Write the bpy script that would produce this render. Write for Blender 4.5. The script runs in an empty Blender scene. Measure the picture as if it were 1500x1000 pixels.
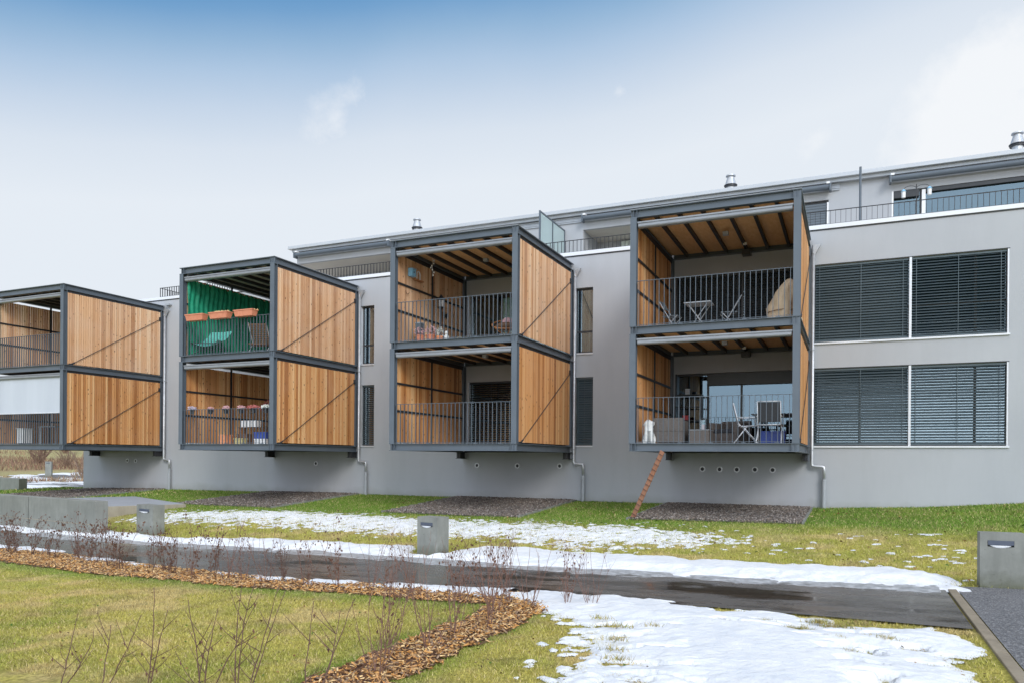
import bpy, bmesh, math, random
import numpy as np
from mathutils import Vector, Matrix
R = math.radians
scene = bpy.context.scene
col = bpy.data.collections.new('Place'); scene.collection.children.link(col)
rng = np.random.default_rng(7)
rnd = random.Random(11)

# ------------------------------------------------------------------ terrain
def sm(t):
    t = np.clip(t, 0, 1); return t*t*(3-2*t)
def H(ix, iy, s):
    n = (ix*374761393 + iy*668265263 + s*2147483) & 0x7fffffff
    n = ((n ^ (n >> 13))*1274126177) & 0x7fffffff
    return ((n ^ (n >> 16)) & 0xffff)/65535.0
def vnoise(x, y, s=0):
    x = np.asarray(x, float); y = np.asarray(y, float)
    ix = np.floor(x).astype(np.int64); iy = np.floor(y).astype(np.int64)
    fx = x-ix; fy = y-iy; fx = fx*fx*(3-2*fx); fy = fy*fy*(3-2*fy)
    a = H(ix, iy, s); b = H(ix+1, iy, s); c = H(ix, iy+1, s); d = H(ix+1, iy+1, s)
    return (a*(1-fx)+b*fx)*(1-fy)+(c*(1-fx)+d*fx)*fy
def fbm(x, y, s=0, o=4):
    x = np.asarray(x, float); y = np.asarray(y, float)
    v = 0; a = .5; t = 0
    for k in range(o):
        v = v+a*vnoise(x, y, s+k*17); t += a; a *= .5; x = x*2.03+5.1; y = y*2.03-3.7
    return v/t
def G(X, Y):
    X = np.asarray(X, float); Y = np.asarray(Y, float)
    lo = -1.74+0.0205*np.clip(X, -40, 15)
    hi = np.interp(X, [-30, -9, -4, 0, 4, 12], [-1.58, -1.56, -1.46, -1.42, -1.22, -0.85])
    wl = np.interp(X, [-32, -26, -16, -1, 1.7, 4, 12], [-1.46, -1.36, -1.31, -1.31, -1.20, -1.02, -0.55])
    a = lo+(hi-lo)*sm((Y-12.6)/5.9)
    z = a+(wl-hi)*np.clip((Y-18.5)/4.5, 0, 1)
    w = sm((-33.2-X)/3.5)
    z = z*(1-w)+w*(-2.13)
    D = np.hypot(X, Y)
    hill = np.maximum(0, D-74)*.055
    az = sm((-X-28)/20)*sm((Y+30)/60)
    z = z+az*np.minimum(hill, 9)*(.8+.4*fbm(X/14, Y/14, 3))
    return z
def poly_sd(X, Y, P):                     # + inside
    X = np.asarray(X, float); Y = np.asarray(Y, float)
    d = np.full(X.shape, 1e9); ins = np.zeros(X.shape, bool); n = len(P)
    for i in range(n):
        x0, y0 = P[i]; x1, y1 = P[(i+1) % n]
        ex, ey = x1-x0, y1-y0
        t = np.clip(((X-x0)*ex+(Y-y0)*ey)/(ex*ex+ey*ey+1e-12), 0, 1)
        d = np.minimum(d, np.hypot(X-x0-t*ex, Y-y0-t*ey))
        c = ((y0 > Y) != (y1 > Y)) & (X < (x1-x0)*(Y-y0)/(y1-y0+1e-12)+x0)
        ins ^= c
    return np.where(ins, d, -d)
PNX = [-40, -24, -18, -16, -12, -8.3, -3.4, -1, 1.16]; PNY = [17.5, 13.0, 11.2, 10.9, 9.95, 9.42, 9.45, 9.3, 9.04]
PFX = [-40, -26, -22, -17, -12.5, -9, -5, -1, 1.16];   PFY = [19.6, 15.5, 14.1, 13.25, 12.9, 12.6, 12.1, 11.9, 11.9]
def pathN(X): return np.interp(X, PNX, PNY)
def pathF(X): return np.interp(X, PFX, PFY)
SLAB = [(-20.15, 15.7), (-19.2, 17.76), (-24.4, 20.2), (-25.4, 18.1)]
BEDS = [(-5.07, -1.02), (-12.3, -8.05), (-20.5, -16.4), (-30.4, -26.1)]

# ------------------------------------------------------------------ materials
def mat(name, rough=.6, color=(.5, .5, .5), metal=0, spec=.5):
    m = bpy.data.materials.new(name); m.use_nodes = True
    b = m.node_tree.nodes['Principled BSDF']
    b.inputs['Base Color'].default_value = (*color, 1); b.inputs['Roughness'].default_value = rough
    b.inputs['Metallic'].default_value = metal; b.inputs['Specular IOR Level'].default_value = spec
    return m, m.node_tree.nodes, m.node_tree.links, b
def noise(N, L, scale, detail=6, rough=.6, vec=None, dist=0):
    n = N.new('ShaderNodeTexNoise'); n.inputs['Scale'].default_value = scale
    n.inputs['Detail'].default_value = detail; n.inputs['Roughness'].default_value = rough; n.inputs['Distortion'].default_value = dist
    if vec is None:
        t = N.new('ShaderNodeNewGeometry'); vec = t.outputs['Position']
    L.new(vec, n.inputs['Vector']); return n.outputs['Fac']
def vscale(N, L, s, geo=True):
    t = N.new('ShaderNodeNewGeometry') if geo else N.new('ShaderNodeTexCoord')
    m = N.new('ShaderNodeMapping'); m.inputs['Scale'].default_value = s
    L.new(t.outputs['Position' if geo else 'Object'], m.inputs['Vector']); return m.outputs['Vector']
def ramp(N, L, fac, stops):
    r = N.new('ShaderNodeValToRGB'); e = r.color_ramp.elements
    while len(e) < len(stops): e.new(.5)
    for k, (p, c) in enumerate(stops):
        e[k].position = p; e[k].color = (*c, 1) if len(c) == 3 else c
    L.new(fac, r.inputs['Fac']); return r.outputs['Color']
def rng_map(N, L, fac, a, b, c, d):
    r = N.new('ShaderNodeMapRange'); L.new(fac, r.inputs[0])
    for i, v in zip((1, 2, 3, 4), (a, b, c, d)): r.inputs[i].default_value = v
    return r.outputs[0]
def mixc(N, L, fac, a, b, mode='MIX'):
    m = N.new('ShaderNodeMix'); m.data_type = 'RGBA'; m.blend_type = mode
    if isinstance(fac, (int, float)): m.inputs[0].default_value = fac
    else: L.new(fac, m.inputs[0])
    for s, v in ((6, a), (7, b)):
        if isinstance(v, tuple): m.inputs[s].default_value = (*v, 1)
        else: L.new(v, m.inputs[s])
    return m.outputs[2]
def bump(N, L, b, h, strength=.3, dist=.01):
    u = N.new('ShaderNodeBump'); u.inputs['Strength'].default_value = strength; u.inputs['Distance'].default_value = dist
    L.new(h, u.inputs['Height']); L.new(u.outputs[0], b.inputs['Normal'])
def varied(name, c0, c1, scale=3, rough=.6, metal=0, bs=0, bscale=60, spec=.5, vec=None, r1=None):
    m, N, L, b = mat(name, rough, c0, metal, spec)
    v = vscale(N, L, vec) if vec else None
    f = noise(N, L, scale, vec=v)
    L.new(ramp(N, L, f, [(.3, c0), (.7, c1)]), b.inputs['Base Color'])
    if bs: bump(N, L, b, noise(N, L, bscale), bs, .01)
    if r1 is not None: L.new(rng_map(N, L, noise(N, L, scale*1.7), .3, .7, rough, r1), b.inputs['Roughness'])
    return m
M = {}
M['steel'] = varied('anthracite_steel', (.085, .105, .13), (.105, .128, .155), 1.5, .36, 0, .03, 30, r1=.5)
M['steel_dark'] = varied('dark_steel', (.022, .023, .027), (.032, .033, .038), 2, .5)
M['alu'] = varied('aluminium', (.62, .63, .66), (.7, .71, .74), 6, .35, .35, r1=.5)
M['alu_grey'] = varied('grey_aluminium', (.33, .35, .38), (.4, .42, .45), 4, .4, .2)
M['cassette'] = varied('cassette_grey', (.23, .24, .26), (.28, .29, .31), 4, .35, .3)
M['zinc'] = varied('zinc_pipe', (.42, .43, .45), (.58, .59, .61), 5, .38, .55)
M['frame'] = varied('dark_window_frame', (.028, .03, .034), (.038, .04, .045), 3, .4)
M['blind'] = varied('blind_slat', (.08, .11, .125), (.105, .135, .15), .7, .3, .25, r1=.42)
M['blind_dark'] = varied('dark_blind_slat', (.035, .045, .055), (.045, .056, .066), .7, .45)
M['shutter'] = varied('shutter', (.1, .125, .15), (.12, .145, .17), 2, .45)
M['white'] = varied('white_paint', (.75, .75, .76), (.82, .82, .82), 3, .5)
M['soffit'] = varied('soffit', (.52, .49, .45), (.58, .55, .5), 2, .8)
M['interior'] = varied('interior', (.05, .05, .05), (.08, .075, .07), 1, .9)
M['plastic_dark'] = varied('dark_plastic', (.03, .03, .033), (.045, .045, .05), 5, .45)
M['terracotta'] = varied('terracotta_plastic', (.58, .2, .11), (.68, .27, .16), 12, .55)
M['cover'] = varied('tan_cover', (.5, .36, .23), (.6, .45, .3), 6, .7, 0, .4, 14)
M['statue'] = varied('white_stone', (.7, .7, .68), (.8, .8, .78), 20, .7)
M['teal'] = varied('teal_cloth', (.1, .5, .42), (.18, .62, .54), 7, .6)
M['blue'] = varied('blue_plastic', (.02, .05, .3), (.03, .08, .4), 7, .4)
M['red'] = varied('red', (.5, .04, .05), (.6, .08, .08), 7, .5)
M['orange'] = varied('orange', (.8, .28, .1), (.85, .38, .2), 9, .5)
M['lblue'] = varied('sky_blue_paint', (.2, .45, .65), (.25, .5, .7), 9, .5)
M['brown'] = varied('brown_wood', (.14, .07, .035), (.2, .1, .05), 9, .6)
M['yellowish'] = varied('straw', (.5, .4, .16), (.62, .52, .26), 15, .7)
M['foliage'] = varied('leaf_green', (.05, .1, .03), (.1, .16, .05), 15, .6)
M['heather_red'] = varied('heather_red', (.45, .1, .1), (.55, .2, .18), 25, .8)
M['heather_pink'] = varied('heather_pink', (.55, .3, .32), (.65, .42, .42), 25, .8)
M['heather_white'] = varied('heather_white', (.6, .62, .58), (.72, .74, .7), 25, .8)
M['heather_lilac'] = varied('heather_lilac', (.42, .36, .45), (.55, .5, .58), 25, .8)

def mk_wall():
    m, N, L, b = mat('grey_render', .85, (.36, .37, .4), 0, .25)
    big = noise(N, L, .45, 5, .6); st = noise(N, L, 1.4, 6, .65, vscale(N, L, (1.6, 1, .22)))
    c = ramp(N, L, big, [(.3, (.40, .412, .44)), (.7, (.435, .447, .472))])
    c = mixc(N, L, rng_map(N, L, st, .45, .8, 0, .36), c, (.345, .354, .372))
    fl = noise(N, L, 9, 4); c = mixc(N, L, rng_map(N, L, fl, .6, .8, 0, .16), c, (.47, .48, .5))
    g = N.new('ShaderNodeNewGeometry'); sp = N.new('ShaderNodeSeparateXYZ'); L.new(g.outputs['Position'], sp.inputs[0])
    hh = noise(N, L, 2.2, 5)
    ad = N.new('ShaderNodeMath'); ad.operation = 'MULTIPLY_ADD'; L.new(hh, ad.inputs[0]); ad.inputs[1].default_value = -.5; L.new(sp.outputs[2], ad.inputs[2])
    dirt = rng_map(N, L, ad.outputs[0], -1.62, -1.32, .5, 0)      # splash dirt just above the soil
    c = mixc(N, L, dirt, c, (.27, .27, .25))
    L.new(c, b.inputs['Base Color']); bump(N, L, b, noise(N, L, 140, 3), .25, .004); return m
M['wall'] = mk_wall()
def mk_cap():
    return varied('roof_edge_metal', (.45, .47, .5), (.52, .54, .57), 1.2, .42, .2, vec=(.5, 1, 3))
M['cap'] = mk_cap()
M['capwhite'] = varied('parapet_cap', (.68, .69, .72), (.75, .76, .79), 1.2, .4, .1, vec=(.5, 1, 3))

def mk_wood(name, c0, c1, c2, weather=.25, amb=0):
    m, N, L, b = mat(name, .62, c1, 0, .3)
    at = N.new('ShaderNodeAttribute'); at.attribute_name = 'tone'
    grain = noise(N, L, 9, 8, .7, vscale(N, L, (14, 14, .55)), .4)
    sep = N.new('ShaderNodeSeparateColor'); L.new(at.outputs['Color'], sep.inputs[0])
    base = ramp(N, L, sep.outputs[0], [(0, c0), (.5, c1), (1, c2)])
    c = mixc(N, L, rng_map(N, L, grain, .35, .7, 0, .55), base, tuple(v*.62 for v in c1))
    # knots
    vo = N.new('ShaderNodeTexVoronoi'); vo.inputs['Scale'].default_value = 4.2; vo.inputs['Randomness'].default_value = 1
    L.new(vscale(N, L, (1.9, 1.9, 1)), vo.inputs['Vector'])
    kn = rng_map(N, L, vo.outputs['Distance'], .09, .17, .9, 0)
    c = mixc(N, L, kn, c, (.09, .035, .012))
    w = noise(N, L, 1.1, 5, .6); c = mixc(N, L, rng_map(N, L, w, .4, .75, 0, weather), c, (.66, .52, .42))
    # rusty tannin stains, irregular runs
    s2 = noise(N, L, 1.6, 4, .6, vscale(N, L, (1.4, 1.4, .5)))
    c = mixc(N, L, rng_map(N, L, s2, .62, .78, 0, .4), c, (.36, .13, .035))
    L.new(c, b.inputs['Base Color']); bump(N, L, b, grain, .35, .004); return m
M['larch'] = mk_wood('larch_slats', (.36, .13, .035), (.70, .34, .13), (.85, .54, .27), .12)
M['larch_old'] = mk_wood('pale_larch_slats', (.46, .22, .1), (.76, .44, .24), (.9, .64, .41), .3)
M['plank'] = mk_wood('plank_wood', (.3, .12, .07), (.36, .16, .09), (.42, .2, .12), .1)
def mk_ply(name, a, b_):
    m, N, L, b = mat(name, .7, a, 0, .2)
    g = noise(N, L, 5, 7, .7, vscale(N, L, (3, .8, 3)), .6)
    c = ramp(N, L, g, [(.3, a), (.7, b_)])
    L.new(c, b.inputs['Base Color']); return m
M['ply'] = mk_ply('plywood', (.68, .38, .17), (.82, .52, .27))
M['ply_grey'] = mk_ply('grey_ceiling', (.4, .38, .31), (.5, .48, .4))

def mk_conc(name, a, b_, foot=False):
    m, N, L, b = mat(name, .75, a, 0, .3)
    f = noise(N, L, 1.6, 7, .65); c = ramp(N, L, f, [(.3, a), (.7, b_)])
    f2 = noise(N, L, 3, 6, .6, vscale(N, L, (2.5, 2.5, .5))); c = mixc(N, L, rng_map(N, L, f2, .45, .75, 0, .45), c, tuple(v*.7 for v in a))
    f3 = noise(N, L, 28, 3); c = mixc(N, L, rng_map(N, L, f3, .62, .72, 0, .35), c, tuple(v*.5 for v in a))
    if foot:      # algae and splash dirt near the soil
        t = N.new('ShaderNodeTexCoord'); sp = N.new('ShaderNodeSeparateXYZ'); L.new(t.outputs['Object'], sp.inputs[0])
        a_ = N.new('ShaderNodeMath'); a_.operation = 'MULTIPLY_ADD'; L.new(noise(N, L, 7, 6, .7), a_.inputs[0]); a_.inputs[1].default_value = -.35; L.new(sp.outputs[2], a_.inputs[2])
        c = mixc(N, L, rng_map(N, L, a_.outputs[0], -.2, .06, .75, 0), c, (.085, .09, .055))
        ch_ = noise(N, L, 3.2, 8, .7); c = mixc(N, L, rng_map(N, L, ch_, .55, .7, 0, .5), c, (.3, .31, .28))
    L.new(c, b.inputs['Base Color']); bump(N, L, b, noise(N, L, 60), .15, .005); return m
M['foot_concrete'] = mk_conc('stained_concrete', (.19, .195, .175), (.27, .275, .25), True)
M['concrete'] = mk_conc('concrete', (.2, .205, .185), (.27, .275, .25))
M['kerb'] = mk_conc('kerb_concrete', (.3, .26, .2), (.38, .34, .27)); M['edging'] = mk_conc('worn_edging', (.2, .165, .12), (.32, .27, .2))
M['slabtop'] = varied('bluish_slab_top', (.3, .33, .37), (.36, .39, .43), 2, .5)

def mk_glass(name, refl=.36, tint=(.16, .2, .22), gc=(.62, .74, .8)):
    m = bpy.data.materials.new(name); m.use_nodes = True; N = m.node_tree.nodes; L = m.node_tree.links; N.clear()
    o = N.new('ShaderNodeOutputMaterial'); mx = N.new('ShaderNodeMixShader'); t = N.new('ShaderNodeBsdfTransparent'); g = N.new('ShaderNodeBsdfGlossy')
    t.inputs[0].default_value = (*[min(1, v*3) for v in tint], 1); g.inputs[0].default_value = (*gc, 1); g.inputs['Roughness'].default_value = .015
    lw = N.new('ShaderNodeLayerWeight'); lw.inputs[0].default_value = .35
    L.new(rng_map(N, L, lw.outputs['Facing'], 0, 1, refl, .9), mx.inputs[0]); L.new(t.outputs[0], mx.inputs[1]); L.new(g.outputs[0], mx.inputs[2]); L.new(mx.outputs[0], o.inputs[0])
    return m
M['glass'] = mk_glass('window_glass'); M['glass_pale'] = mk_glass('pale_glass', .12, (.3, .33, .33)); M['glass_mirror'] = mk_glass('reflecting_glass', .38, gc=(.25, .33, .39))
def mk_frost():
    m, N, L, b = mat('frosted_glass', .35, (.55, .66, .67)); b.inputs['Transmission Weight'].default_value = .35; b.inputs['IOR'].default_value = 1.1; return m
M['frosted'] = mk_frost()

def mk_attr(name, rough=.9, spec=.2, nscale=0, namt=.3, bs=0):
    m, N, L, b = mat(name, rough, (.3, .3, .1), 0, spec)
    at = N.new('ShaderNodeAttribute'); at.attribute_name = 'tone'; c = at.outputs['Color']
    if nscale:
        f = noise(N, L, nscale, 8, .75); c = mixc(N, L, 1.0, c, ramp(N, L, f, [(.3, (1-namt,)*3), (.7, (1+namt,)*3)]), 'MULTIPLY')
    L.new(c, b.inputs['Base Color'])
    if bs: bump(N, L, b, noise(N, L, nscale or 30, 8, .75), bs, .03)
    return m
M['ground'] = mk_attr('lawn_ground', .95, .1, 22, .6, .9)
M['blade'] = mk_attr('grass_blade', .6, .25)
M['chip'] = mk_attr('wood_chip', .8, .2)
M['stone'] = mk_attr('gravel_stone', .8, .3)
def mk_gravelbase():
    m, N, L, b = mat('gravel_base', .9, (.15, .14, .13), 0, .2)
    vo = N.new('ShaderNodeTexVoronoi'); vo.inputs['Scale'].default_value = 28
    t = N.new('ShaderNodeNewGeometry'); L.new(t.outputs['Position'], vo.inputs['Vector'])
    c = ramp(N, L, vo.outputs['Distance'], [(.1, (.24, .22, .2)), (.6, (.05, .045, .04))])
    L.new(c, b.inputs['Base Color']); return m
M['gravelbase'] = mk_gravelbase()
def mk_mulchbase():
    return varied('mulch_soil', (.06, .03, .018), (.2, .1, .05), 25, .95, 0, .6, 40)
M['mulchbase'] = mk_mulchbase()
def mk_snow():
    m, N, L, b = mat('snow', .55, (.86, .88, .92), 0, .3)
    f = noise(N, L, 3, 7, .65); c = ramp(N, L, f, [(.35, (.72, .745, .79)), (.62, (.83, .835, .85))])
    d = noise(N, L, 22, 5, .7); c = mixc(N, L, rng_map(N, L, d, .66, .8, 0, .35), c, (.5, .47, .42))
    L.new(c, b.inputs['Base Color'])
    mx = N.new('ShaderNodeMath'); mx.operation = 'MULTIPLY_ADD'; L.new(noise(N, L, 90, 3), mx.inputs[0]); mx.inputs[1].default_value = .25; L.new(noise(N, L, 9, 6), mx.inputs[2])
    bump(N, L, b, mx.outputs[0], .6, .05); return m
M['snow'] = mk_snow()
def mk_path():
    m, N, L, b = mat('wet_asphalt', .3, (.04, .038, .036), 0, .6)
    f = noise(N, L, .8, 6, .6); g = noise(N, L, 120, 3)
    wet = rng_map(N, L, noise(N, L, .8, 6, .65, vscale(N, L, (.6, 1.6, 1))), .42, .56, 0, 1)
    c = mixc(N, L, wet, (.12, .108, .098), (.048, .036, .028))
    c = mixc(N, L, rng_map(N, L, g, .55, .75, 0, .4), c, (.13, .12, .11))
    silt = rng_map(N, L, noise(N, L, 1.7, 6, .7, vscale(N, L, (.6, 2.2, 1))), .5, .68, 0, .7)
    c = mixc(N, L, silt, c, (.13, .095, .068))
    L.new(c, b.inputs['Base Color'])
    r = N.new('ShaderNodeMix'); L.new(wet, r.inputs[0]); r.inputs[2].default_value = .33; r.inputs[3].default_value = .07
    L.new(r.outputs[0], b.inputs['Roughness'])
    bs = N.new('ShaderNodeBump'); bs.inputs['Distance'].default_value = .004; L.new(rng_map(N, L, wet, 0, 1, .5, .02), bs.inputs['Strength']); L.new(noise(N, L, 60, 5), bs.inputs['Height']); L.new(bs.outputs[0], b.inputs['Normal'])
    return m
M['path'] = mk_path()
def mk_asph():
    m, N, L, b = mat('dry_asphalt', .8, (.1, .1, .1), 0, .3)
    vo = N.new('ShaderNodeTexVoronoi'); vo.inputs['Scale'].default_value = 70; t = N.new('ShaderNodeNewGeometry'); L.new(t.outputs['Position'], vo.inputs['Vector'])
    c = ramp(N, L, noise(N, L, 48, 4, .8), [(.38, (.03, .03, .033)), (.5, (.13, .13, .135)), (.66, (.5, .49, .48))])
    c = mixc(N, L, .4, c, ramp(N, L, noise(N, L, 2, 5), [(.3, (.09, .09, .1)), (.7, (.16, .16, .17))]))
    L.new(c, b.inputs['Base Color']); bump(N, L, b, vo.outputs['Distance'], .6, .008); return m
M['asphalt'] = mk_asph()
M['twig'] = varied('twig_bark', (.085, .045, .034), (.16, .085, .062), 30, .7)
M['twig_red'] = varied('reddish_twig_bark', (.14, .07, .05), (.24, .13, .1), 30, .7)
M['deadleaf'] = varied('dead_leaf', (.06, .028, .022), (.2, .1, .06), 20, .8)
M['hilltwig'] = varied('hill_twig', (.17, .11, .08), (.3, .2, .14), 3, .9)
def mk_net():
    m, N, L, b = mat('green_net', .55, (.01, .3, .17)); f = noise(N, L, 5, 5)
    L.new(ramp(N, L, f, [(.3, (.004, .2, .11)), (.7, (.02, .36, .21))]), b.inputs['Base Color']); return m
M['net'] = mk_net()
M['screenfab'] = varied('pale_screen_fabric', (.48, .51, .57), (.53, .56, .62), .8, .7, vec=(2, 2, .2))
M['curtain'] = varied('grey_green_curtain', (.6, .68, .65), (.78, .84, .8), 4, .9, vec=(4, 1, .1))
M['curtain_light'] = varied('light_curtain', (.4, .5, .5), (.62, .7, .68), 5, .9, vec=(5, 1, .1))
M['wicker'] = varied('brown_wicker', (.1, .085, .075), (.17, .145, .13), 40, .7, 0, .8, 90)
M['mesh_dark'] = varied('dark_textile', (.035, .037, .042), (.05, .052, .06), 20, .7)

# ------------------------------------------------------------------ mesh tools
class MB:
    def __init__(s): s.v = []; s.f = []; s.t = []
    def tri(s, vs, fs, tone=None):
        o = len(s.v); s.v += [tuple(p) for p in vs]; s.f += [tuple(i+o for i in f) for f in fs]
        s.t += [tone if tone else (.5, .5, .5)]*len(fs); return s
    def box(s, x0, x1, y0, y1, z0, z1, tone=None, rot=None, c=None):
        vs = [Vector((x, y, z)) for z in (z0, z1) for y in (y0, y1) for x in (x0, x1)]
        if rot is not None:
            c = c or Vector(((x0+x1)/2, (y0+y1)/2, (z0+z1)/2)); vs = [rot @ (p-c)+c for p in vs]
        return s.tri(vs, [(0, 2, 3, 1), (4, 5, 7, 6), (0, 1, 5, 4), (2, 6, 7, 3), (0, 4, 6, 2), (1, 3, 7, 5)], tone)
    def tube(s, pts, r, n=8, cap=True, tone=None):
        pts = [Vector(p) for p in pts]; k = len(pts)
        rs = r if isinstance(r, (list, tuple)) else [r]*k
        o = len(s.v); pu = None
        for i, p in enumerate(pts):
            d = (pts[min(i+1, k-1)]-pts[max(i-1, 0)]).normalized()
            if pu is None: u = d.orthogonal().normalized()
            else:
                u = pu-d*pu.dot(d); u = u.normalized() if u.length > 1e-6 else d.orthogonal().normalized()
            pu = u; w = d.cross(u)
            for j in range(n):
                a = 2*math.pi*j/n; s.v.append(tuple(p+(u*math.cos(a)+w*math.sin(a))*rs[i]))
        nf = 0
        for i in range(k-1):
            for j in range(n):
                a = o+i*n+j; b = o+i*n+(j+1) % n; s.f.append((a, b, b+n, a+n)); nf += 1
        if cap: s.f.append(tuple(o+j for j in reversed(range(n)))); s.f.append(tuple(o+(k-1)*n+j for j in range(n))); nf += 2
        s.t += [tone or (.5, .5, .5)]*nf; return s
    def lathe(s, c, prof, n=20):
        o = len(s.v); k = len(prof)
        for (r, z) in prof:
            for j in range(n):
                a = 2*math.pi*j/n; s.v.append((c[0]+r*math.cos(a), c[1]+r*math.sin(a), c[2]+z))
        for i in range(k-1):
            for j in range(n):
                a = o+i*n+j; b = o+i*n+(j+1) % n; s.f.append((a, b, b+n, a+n))
        s.f.append(tuple(o+j for j in reversed(range(n)))); s.f.append(tuple(o+(k-1)*n+j for j in range(n)))
        s.t += [(.5, .5, .5)]*(n*(k-1)+2); return s
    def prism(s, P, z0, z1, tone=None):
        n = len(P); vs = [(x, y, z0) for x, y in P]+[(x, y, z1) for x, y in P]
        fs = [tuple(reversed(range(n))), tuple(range(n, 2*n))]+[(i, (i+1) % n, (i+1) % n+n, i+n) for i in range(n)]
        return s.tri(vs, fs, tone)
    def blob(s, c, r, seed=0, amp=.2, n=10):
        rr = random.Random(seed); o = len(s.v)
        bm = bmesh.new(); bmesh.ops.create_icosphere(bm, subdivisions=2, radius=1)
        vs = []
        for v in bm.verts:
            k = 1+amp*(rr.random()-.5)*2; vs.append((c[0]+v.co.x*r[0]*k, c[1]+v.co.y*r[1]*k, c[2]+v.co.z*r[2]*k))
        s.tri(vs, [tuple(v.index for v in f.verts) for f in bm.faces]); bm.free(); return s
    def mesh(s, name, m, smooth=False, bevel=0, tones=False):
        me = bpy.data.meshes.new(name); me.from_pydata(s.v, [], s.f); me.update()
        if tones:
            a = me.color_attributes.new('tone', 'FLOAT_COLOR', 'CORNER')
            arr = []
            for p, t in zip(me.polygons, s.t): arr += [*t, 1]*p.loop_total
            a.data.foreach_set('color', arr)
        if bevel:
            bm = bmesh.new(); bm.from_mesh(me)
            bmesh.ops.bevel(bm, geom=[e for e in bm.edges if len(e.link_faces) == 2 and e.calc_face_angle(0) > .5], offset=bevel, segments=2, affect='EDGES', profile=.6)
            bm.to_mesh(me); bm.free()
        me.materials.append(M[m] if isinstance(m, str) else m)
        if smooth: me.polygons.foreach_set('use_smooth', [True]*len(me.polygons))
        return me
    def build(s, name, m, parent=None, smooth=False, bevel=0, tones=False, loc=None):
        return link(name, s.mesh(name, m, smooth, bevel, tones), parent, loc)
def link(name, me, parent=None, loc=None):
    o = bpy.data.objects.new(name, me); col.objects.link(o)
    if parent: o.parent = parent
    if loc: o.location = loc
    return o
def empty(name, loc=(0, 0, 0), rz=0):
    o = bpy.data.objects.new(name, None); col.objects.link(o); o.location = loc; o.rotation_euler = (0, 0, rz); o.empty_display_size = .2; return o
def tag(o, label=None, cat=None, group=None, kind=None):
    if label: o['label'] = label
    if cat: o['category'] = cat
    if group: o['group'] = group
    if kind: o['kind'] = kind
    return o
def copy_tree(o, parent=None):
    c = o.copy(); col.objects.link(c); c.parent = parent
    for ch in list(o.children): copy_tree(ch, c)
    return c
def npmesh(name, V, F, m, tone=None, smooth=False):
    """V (n,3); F (m,k) faces; tone (m,3) per face or (n,3) per vertex"""
    me = bpy.data.meshes.new(name); k = F.shape[1]
    me.vertices.add(len(V)); me.vertices.foreach_set('co', V.astype(np.float32).ravel())
    me.loops.add(F.size); me.loops.foreach_set('vertex_index', F.astype(np.int32).ravel())
    me.polygons.add(len(F)); me.polygons.foreach_set('loop_start', np.arange(0, F.size, k, dtype=np.int32))
    me.update(calc_edges=True)
    if tone is not None:
        if len(tone) == len(V) and len(V) != len(F): dom = 'POINT'; arr = np.c_[tone, np.ones(len(V))]
        else: dom = 'CORNER'; arr = np.repeat(np.c_[tone, np.ones(len(F))], k, axis=0)
        a = me.color_attributes.new('tone', 'FLOAT_COLOR', dom); a.data.foreach_set('color', arr.astype(np.float32).ravel())
    me.materials.append(M[m] if isinstance(m, str) else m)
    if smooth: me.polygons.foreach_set('use_smooth', np.ones(len(F), bool))
    o = bpy.data.objects.new(name, me); col.objects.link(o); return o
def gridmesh(xs, ys, Z, name, m, keep=None, tone=None, smooth=True):
    nx, ny = len(xs), len(ys); X, Y = np.meshgrid(xs, ys, indexing='ij')
    V = np.stack([X, Y, Z], -1).reshape(-1, 3)
    i = np.arange((nx-1))[:, None]*ny+np.arange(ny-1)[None, :]
    F = np.stack([i, i+ny, i+ny+1, i+1], -1).reshape(-1, 4)
    if keep is not None:
        K = keep.reshape(-1); F = F[K[F].any(1)]
        used = np.unique(F); mp = -np.ones(len(V), int); mp[used] = np.arange(len(used)); V = V[used]; F = mp[F]
        if tone is not None: tone = tone.reshape(-1, 3)[used]
    elif tone is not None: tone = tone.reshape(-1, 3)
    return npmesh(name, V, F, m, tone, smooth)

# ------------------------------------------------------------------ ground
YEL = np.array((.43, .375, .095)); OLI = np.array((.29, .30, .06)); GRN = np.array((.135, .225, .03)); TAN = np.array((.56, .42, .2))
def lawncol(X, Y):
    n = fbm(X/1.3, Y/1.3, 5); n2 = fbm(X/.35, Y/.35, 9); n3 = fbm(X/4, Y/4, 12)
    near = Y < 11
    pn = pathN(X)
    g = np.where(near, sm((n-.55)/.25)*.3, 0)
    edge = np.where(near & (X < -4.0), np.maximum(sm(1-(8.55+np.interp(X, [-18, -12, -8, 0], [1.2, .25, 0, 0])-Y)/.7), sm(1-(-3.95-X)/.5)), 0)
    edge = np.maximum(edge, np.where(near & (X > -3.45), sm(1-(X+3.4)/.4)*.8, 0))
    g = np.maximum(g, edge*(.45+.6*n2))
    far = sm((Y-15.6-(n3-.5)*3)/3.4)*.9+.12+sm((-12-X)/6)*.25
    g = np.where(near, g, np.clip(far+(n-.5)*.5, 0, 1))
    t = np.clip((n2-.35)*1.6, 0, 1)[..., None]
    base = YEL*(1-t)+OLI*t
    tt = (sm((fbm(X/.5, Y/.5, 21)-.5)/.2)*.7)[..., None]
    base = base*(1-tt)+TAN*tt
    g = g[..., None]; c = base*(1-g)+GRN*g
    mud = (sm((fbm(X/.28, Y/.28, 25)-.6)/.12)*.32)[..., None]; c = c*(1-mud)+np.array((.16, .125, .06))*mud
    # hillside: reddish brown brush and straw grass
    D = np.hypot(X, Y); hz = sm((D-70)/6)[..., None]
    hb = sm((fbm(X/5, Y/9, 31)-.42)/.2)[..., None]; hc = np.array((.36, .32, .16))*(1-hb)+np.array((.26, .155, .11))*hb
    return c*(1-hz)+hc*hz
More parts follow.
